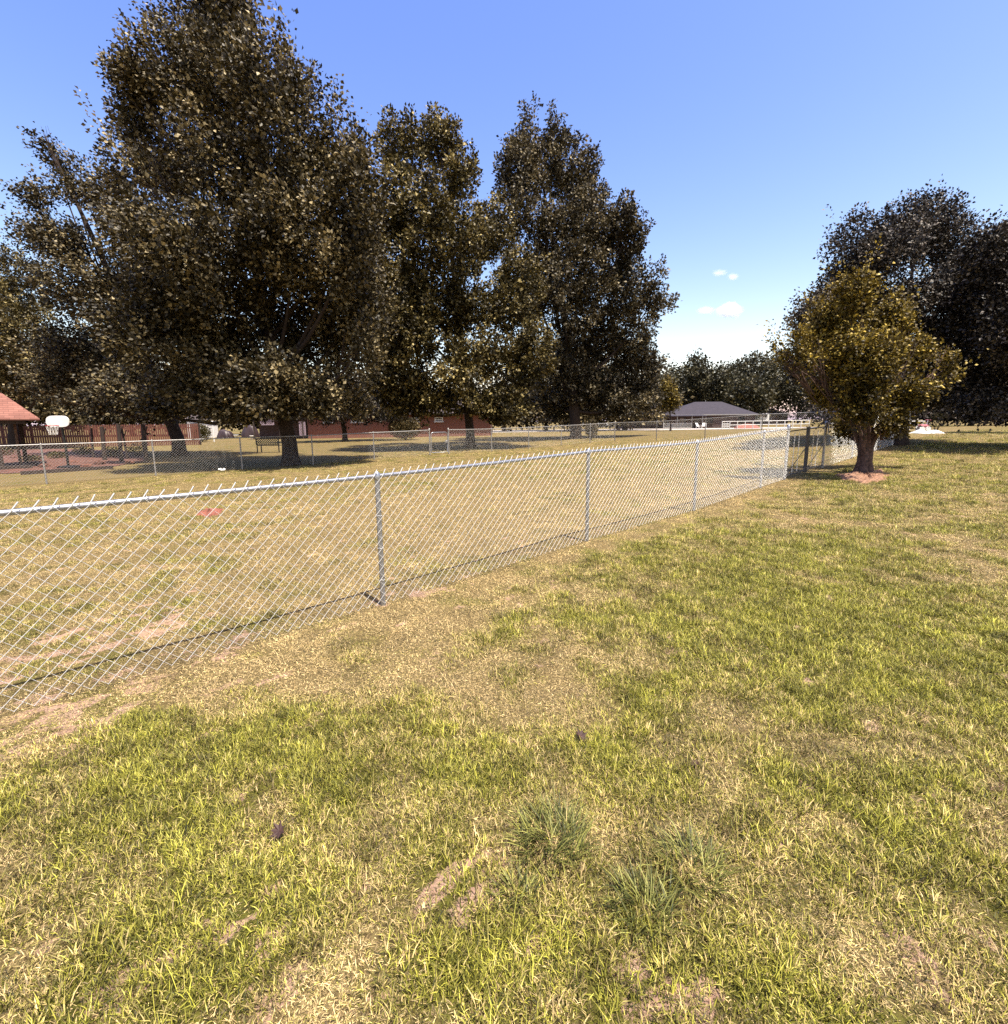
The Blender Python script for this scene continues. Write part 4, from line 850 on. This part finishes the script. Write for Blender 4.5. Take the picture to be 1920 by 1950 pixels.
for i, (a, b, w_, h_, lb) in enumerate(((110, 876, .9, .4, 'low plant beside the hoop base'), (60, 882, .8, .35, 'low plant in front of the pavilion post'), (160, 868, 1.0, .5, 'bushy plant between the hoop and the thin post'), (215, 872, .9, .6, 'plant growing between the thick dark posts'), (262, 868, 1.0, .7, 'plant beside the stout dark post'), (10, 870, 1.2, .5, 'wide low plant under the red pavilion roof'))):
    plant('garden_plant', a, b, w_, h_, 420, .10, 'leaf_a' if i % 2 else 'leaf_g', lb + ' in the garden bed', 'plants in the garden bed')
def rock(name, p, s, mt, label, cat, group=None, seed=0, flat=.6):
    r = np.random.default_rng(seed); V = []; F_ = []
    nu, nv = 9, 6
    for j in range(nv + 1):
        th = math.pi * j / nv
        for i in range(nu):
            a = 6.283 * i / nu; k = 1 + .28 * math.sin(3 * a + seed) * math.sin(th) + r.normal(0, .06); V.append((s[0] * k * math.sin(th) * math.cos(a), s[1] * k * math.sin(th) * math.sin(a), s[2] * math.cos(th) * (1 + r.normal(0, .05)) + s[2] * flat))
    for j in range(nv):
        for i in range(nu): F_.append((j * nu + i, (j + 1) * nu + i, (j + 1) * nu + (i + 1) % nu, j * nu + (i + 1) % nu))
    o_ = MB().add(V, F_).build(name, mt); o_.location = p; return tag(o_, label, cat, group)
for i, (a, b) in enumerate(((95, 866), (140, 884), (190, 886), (30, 876), (250, 884), (85, 892), (120, 862), (165, 892))):
    rock('garden_stone', gnd(a, b), (.22, .16, .13), M['bedsoil'], 'rough reddish stone lying in the garden bed', 'stone', 'stones in the garden bed', i)
q = gnd(40, 905); q2 = gnd(215, 893); MB(q).bar(q + [0, 0, .06], q2 + [0, 0, .06], .14, .14).build('timber_edging', M['wood_dark']).location = q; tag(bpy.data.objects['timber_edging'], 'long dark timber edging the front of the garden bed', 'timber edging')

# covered patio things, pots, bench
def tarp(px, py, w, h, label, seed):
    p = gnd(px, py); r = np.random.default_rng(seed); n, mrow = 36, 8; V = []; F_ = []
    for j in range(mrow + 1):
        f = j / mrow
        for i in range(n):
            a = 6.283 * i / n; fold = 1 + (1 - f) * .14 * math.sin(7 * a + seed + 2 * f) + .05 * math.sin(13 * a); k = (1.0 - .45 * f ** 2) * fold if j < mrow else .05
            V.append((w / 2 * k * np.sign(math.cos(a)) * abs(math.cos(a)) ** .6, .7 * k * np.sign(math.sin(a)) * abs(math.sin(a)) ** .6, -.02 + h * (f ** .9) * (1 + .12 * math.cos(a + seed) * f)))
    for j in range(mrow):
        for i in range(n): F_.append((j * n + i, j * n + (i + 1) % n, (j + 1) * n + (i + 1) % n, (j + 1) * n + i))
    o_ = MB().add(V, F_, True).build('tarp_cover', M['tarp']); o_.location = p; tag(o_, label, 'tarp')
tarp(430, 834, 1.7, 1.05, 'lower dark tarp draped over something by the shrub', 3); tarp(478, 833, 1.9, 1.5, 'taller dark tarp with deep folds beside the lattice porch', 1)
def pot(px, py, s_, label):
    p = gnd(px, py); o_ = MB().tube([(0, 0, -.01), (0, 0, .02 * s_), (0, 0, .28 * s_), (0, 0, .30 * s_), (0, 0, .34 * s_), (0, 0, .34 * s_), (0, 0, .26 * s_)], [.10 * s_, .12 * s_, .19 * s_, .22 * s_, .22 * s_, .18 * s_, .16 * s_], 16).build('flower_pot', M['white']); o_.location = p; tag(o_, label, 'flower pot', 'white pots by the tarps')
pot(450, 835, 1.3, 'white flower pot between the two dark tarps'); pot(481, 837, 1.3, 'white flower pot in front of the taller dark tarp')
p = gnd(514, 862); bn = empty('garden_bench', p, 'black metal bench with a lattice back beside the thick trunk', 'bench'); wd = 1.35
lattice(p[0] - wd / 2, p[0] + wd / 2, p[1] - .2, p[2] + .46, p[2] + .86, 10, bn, p, M['black'], .02, .03)
for k in range(5): MB(p).box(p + [0, -.10 + .1 * k, .43], (wd, .08, .025)).build('slat', M['black'], bn)
for x in (-wd / 2 + .02, wd / 2 - .02):
    for y in (-.18, .32): MB(p).box(p + [x, y, .2], (.05, .05, .44)).build('leg', M['black'], bn)
    MB(p).box(p + [x, .07, .64], (.05, .5, .035)).build('armrest', M['black'], bn)

# lawn oddments
def blob_sheet(name, ring, h, mt, kind=None, label=None, cat=None, seed=1, rough=.02):
    r = np.random.default_rng(seed); ring = [gnd(*q) for q in ring]; c = np.mean(ring, 0); c[2] = float(gz(c[0], c[1])); m_ = len(ring); n = m_ * 6; V = []; F_ = []
    rows = 7
    for j in range(rows + 1):
        f = j / rows
        for i in range(n):
            t = i / 6; a = ring[int(t) % m_]; b = ring[(int(t) + 1) % m_]; e = a + (b - a) * (t - int(t)); e = c + (e - c) * (1 + .10 * math.sin(i * 1.7 + seed) + .06 * math.sin(i * 3.9))
            q = e + (c - e) * f; V.append((q[0], q[1], float(gz(q[0], q[1])) + (-.01 if j == 0 else h * math.sin(f * math.pi / 2) + r.normal(0, rough)) + .02 * (j > 0)))
    for j in range(rows):
        for i in range(n): F_.append((j * n + i, j * n + (i + 1) % n, (j + 1) * n + (i + 1) % n, (j + 1) * n + i))
    o_ = MB(c).add(V, F_).build(name, mt); o_.location = c; tag(o_, label, cat, kind=kind)
blob_sheet('mulch_ring', [(1592, 905), (1610, 917), (1650, 922), (1690, 917), (1697, 906), (1680, 897), (1630, 897)], .04, M['mulch'], 'structure')
blob_sheet('clay_heap', [(374, 984), (395, 986), (420, 981), (424, 972), (398, 970), (380, 976)], .035, M['clay'], None, 'small heap of fresh red clay on the grass inside the fence', 'dirt heap', 2, .012)
def crumple(name, p, s_, mt, label, cat, group, seed):
    r = np.random.default_rng(seed); n = 6; V = []; F_ = []
    for j in range(n):
        for i in range(n):
            u, v = i / (n - 1) - .5, j / (n - 1) - .5; k = 1 - 1.2 * abs(u * v); V.append((s_ * u * k, s_ * .8 * v * k, s_ * (.10 + .30 * abs(u) + .12 * math.sin(5 * v + seed) + r.normal(0, .05))))
    b0 = len(V); V += [(x, y, z - .003) for x, y, z in V]
    for j in range(n - 1):
        for i in range(n - 1):
            q = (j * n + i, j * n + i + 1, (j + 1) * n + i + 1, (j + 1) * n + i); F_ += [q, tuple(b0 + t for t in reversed(q))]
    o_ = MB().add(V, F_, True).build(name, mt); o_.location = p; o_.rotation_euler = (0, 0, seed * 1.3); return tag(o_, label, cat, group)
def dry_leaf(px, py, size, label, rz, tilt):
    out = [(0, -.5), (.06, -.22), (.40, -.30), (.27, -.08), (.52, .10), (.26, .14), (.30, .36), (.10, .27), (0, .55), (-.10, .27), (-.30, .36), (-.26, .14), (-.52, .10), (-.27, -.08), (-.40, -.30), (-.06, -.22)]
    def lift(x, y): return .9 * x * x + .35 * y * y - .25 * abs(x) * max(0, y)
    V = [(0, 0, .0)] + [(x, y, lift(x, y)) for x, y in out]; n = len(out); V = [(x * size, y * size, z * size) for x, y, z in V]; b = len(V); V += [(x, y, z - .0015) for x, y, z in V]
    F_ = [(0, 1 + i, 1 + (i + 1) % n) for i in range(n)]; F_ += [tuple(b + t for t in reversed(f)) for f in F_]
    o_ = MB().add(V, F_).build('fallen_leaf', M['leafbrown']); o_.location = gnd(px, py) + [0, 0, .035]; o_.rotation_euler = (tilt, tilt * .6, rz); tag(o_, label, 'leaf')
    MB().tube([(0, -.5 * size, lift(0, -.5) * size), (0, -.75 * size, .1 * size), (.02 * size, -1.0 * size, 0)], .0012, 5).build('stalk', M['leafbrown'], o_)
dry_leaf(1106, 1414, .085, 'curled dark brown leaf on the lawn straight in front of the second fence post', .6, .5)
dry_leaf(533, 1600, .075, 'reddish brown leaf lying in the grass below the greenest patch of lawn', 2.2, -.5)
dry_leaf(1322, 1468, .05, 'small brown leaf scrap on a bare pinkish spot of lawn', 4.0, .3)
crumple('paper_scrap', gnd(423, 899) + [0, 0, .05], .24, M['paper'], 'crumpled white paper lying below the weathered fence', 'paper', None, 3)

def tuft(px, py, rad, n, lmax, label, seed):
    p = gnd(px, py); r = np.random.default_rng(seed); V = []; F_ = []; T = []
    for i in range(n):
        a = r.uniform(0, 6.283); q = rad * .75 * math.sqrt(r.random()); b = np.array([q * math.cos(a), q * math.sin(a), -.01]); az = a + r.normal(0, .9) + .6; ln = lmax * r.uniform(.35, 1.1); l0 = math.radians(r.uniform(15, 50)); h = np.array([math.cos(az), math.sin(az), 0]); sd = np.array([-h[1], h[0], r.uniform(-.3, .3)]); k = len(V); w_ = .0042 * r.uniform(.7, 1.3)
        q_ = b; pts = [b]
        for sgm in range(3):
            l = l0 + sgm * math.radians(r.uniform(12, 28)); q_ = q_ + (h * math.sin(l) + np.array([0, 0, math.cos(l)])) * ln / 3; q_ = np.array([q_[0], q_[1], max(q_[2], .004)]); pts.append(q_)
        for j, pt in enumerate(pts[:3]): V += [pt - sd * w_ * (.5 - .08 * j), pt + sd * w_ * (.5 - .08 * j)]
        V.append(pts[3]); F_ += [(k, k + 1, k + 3), (k, k + 3, k + 2), (k + 2, k + 3, k + 5), (k + 2, k + 5, k + 4), (k + 4, k + 5, k + 6)]; T += [r.random()] * 5
    me = np_mesh('grass_tuft', np.array(V), np.array(F_)); a = me.attributes.new('blade', 'FLOAT', 'FACE'); a.data.foreach_set('value', np.array(T, np.float32))
    o_ = link('grass_tuft', me, M['tuft']); o_.location = p; tag(o_, label, 'grass tuft', 'coarse bluish grass tufts')
tuft(1050, 1605, .17, 420, .17, 'largest coarse bluish green grass tuft in the thin lawn', 1); tuft(1315, 1665, .14, 300, .15, 'coarse grass tuft leaning outward beside the largest bluish one', 2); tuft(1225, 1735, .13, 260, .14, 'coarse dark grass tuft close below the largest bluish one', 3)
tuft(985, 1710, .08, 110, .10, 'small broad-bladed tuft beside a bare pinkish spot', 4)

# things on the far side of the open lawn
p = gnd(1765, 826); wt = empty('white_tarp_heap', p, 'white crumpled sheet heaped on the lawn behind the stout dark trunk', 'tarp heap')
rng2 = np.random.default_rng(5); V = []; F_ = []; n, mr = 22, 6
for j in range(mr):
    for i in range(n):
        u, v = i / (n - 1), j / (mr - 1); V.append((-.75 + 1.5 * u, -.4 + .8 * v, .02 + .17 * math.sin(math.pi * v) * math.sin(math.pi * u) ** .5 * (1 + .5 * math.sin(9 * u)) + .02 * rng2.random()))
for j in range(mr - 1):
    for i in range(n - 1): F_.append((j * n + i, j * n + i + 1, (j + 1) * n + i + 1, (j + 1) * n + i))
MB().add(V, F_, True).build('sheet', M['paper'], wt)
p = gnd(1760, 822); ty = empty('ride_on_toy', p, 'small pink and white ride-on toy on top of the white sheet', 'toy')
MB().box((0, .1, .38), (.55, .28, .22), bev=.08).build('body', M['pink'], ty); MB().tube([(.2, .1, .45), (.27, .1, .78)], .03, 8).build('steering_post', M['white'], ty); MB().tube([(.27, -.1, .78), (.27, .3, .78)], .025, 8).build('handlebar', M['pink'], ty)
for x in (-.2, .22):
    for y in (-.08, .26): MB().tube([(x, y, .18), (x, y + .06, .18)], .17, 14).build('wheel', M['white'], ty)
plant('twiggy_shrub', 1782, 824, .9, 1.3, 300, .08, 'leaf_g', 'thin twiggy shrub beside the white sheet on the lawn', up=1.4)
p = gnd(1702, 838); q = empty('leaning_board', p, 'upright white board leaning by the stout dark trunk', 'board'); MB().box((0, 0, .36), (.34, .05, .74), bev=.01).build('board', M['white'], q); MB().bar((0, .02, .6), (0, .35, .0), .04).build('prop', M['wood_grey'], q)
p = gnd(1740, 818); q = empty('garden_table', p, 'low pale table on the lawn beyond the stout dark trunk', 'table'); MB().box((0, 0, .72), (1.3, .7, .05), bev=.01).build('tabletop', M['white'], q)
for x in (-.55, .55):
    for y in (-.25, .25): MB().box((x, y, .34), (.05, .05, .72)).build('leg', M['white'], q)

# small fair-weather clouds
def cloud(px, py, wpx, hpx, dist, dens, seed):
    r = np.random.default_rng(seed); c = at(px, py, dist); k = dist / FPX; V = []; F_ = []; mb = MB(c)
    nu, nv = 28, 18
    for j in range(nv + 1):
        th = math.pi * j / nv
        for i in range(nu):
            a = 6.283 * i / nu; f = 1 + .25 * math.sin(3 * a + seed) * math.sin(th) + .18 * math.sin(5 * th + 2 * a + seed)
            V.append(c + np.array([wpx * k * .5 * f * math.sin(th) * math.cos(a), wpx * k * .35 * f * math.sin(th) * math.sin(a), hpx * k * .5 * f * math.cos(th) + .0]))
    for j in range(nv):
        for i in range(nu): F_.append((j * nu + i, (j + 1) * nu + i, (j + 1) * nu + (i + 1) % nu, j * nu + (i + 1) % nu))
    o_ = mb.add(V, F_, True).build('cloud', cloud_mat(dens, wpx * k)); o_.location = c; tag(o_, kind='structure')
def cloud_mat(dens, size):
    m = bpy.data.materials.new('cloud_vapour'); m.use_nodes = True; N, L = m.node_tree.nodes, m.node_tree.links; N.remove(N['Principled BSDF'])
    v = N.new('ShaderNodeVolumePrincipled'); v.inputs['Color'].default_value = (1, 1, 1, 1); v.inputs['Anisotropy'].default_value = 0.0
    tc = N.new('ShaderNodeTexCoord'); ln_ = N.new('ShaderNodeVectorMath'); ln_.operation = 'LENGTH'
    mp = N.new('ShaderNodeVectorMath'); mp.operation = 'SUBTRACT'; mp.inputs[1].default_value = (.5, .5, .5); L.new(tc.outputs['Generated'], mp.inputs[0]); L.new(mp.outputs[0], ln_.inputs[0])
    t = N.new('ShaderNodeTexNoise'); t.inputs['Scale'].default_value = 4; t.inputs['Detail'].default_value = 4; L.new(tc.outputs['Generated'], t.inputs['Vector'])
    a = N.new('ShaderNodeMath'); a.operation = 'ADD'; L.new(ln_.outputs['Value'], a.inputs[0]); b = N.new('ShaderNodeMath'); b.operation = 'MULTIPLY'; b.inputs[1].default_value = .5; L.new(t.outputs[0], b.inputs[0]); L.new(b.outputs[0], a.inputs[1])
    r = N.new('ShaderNodeMapRange'); r.inputs[1].default_value = .34; r.inputs[2].default_value = .70; r.inputs[3].default_value = dens / size; r.inputs[4].default_value = 0; L.new(a.outputs[0], r.inputs[0]); L.new(r.outputs[0], v.inputs['Density'])
    L.new(v.outputs[0], N['Material Output'].inputs['Volume']); return m
cloud(1388, 591, 50, 30, 2200, 5, 1); cloud(1342, 591, 36, 15, 2200, 2.2, 2); cloud(1371, 519, 32, 12, 2200, 1.3, 3); cloud(1398, 527, 24, 13, 2200, 1.6, 4)
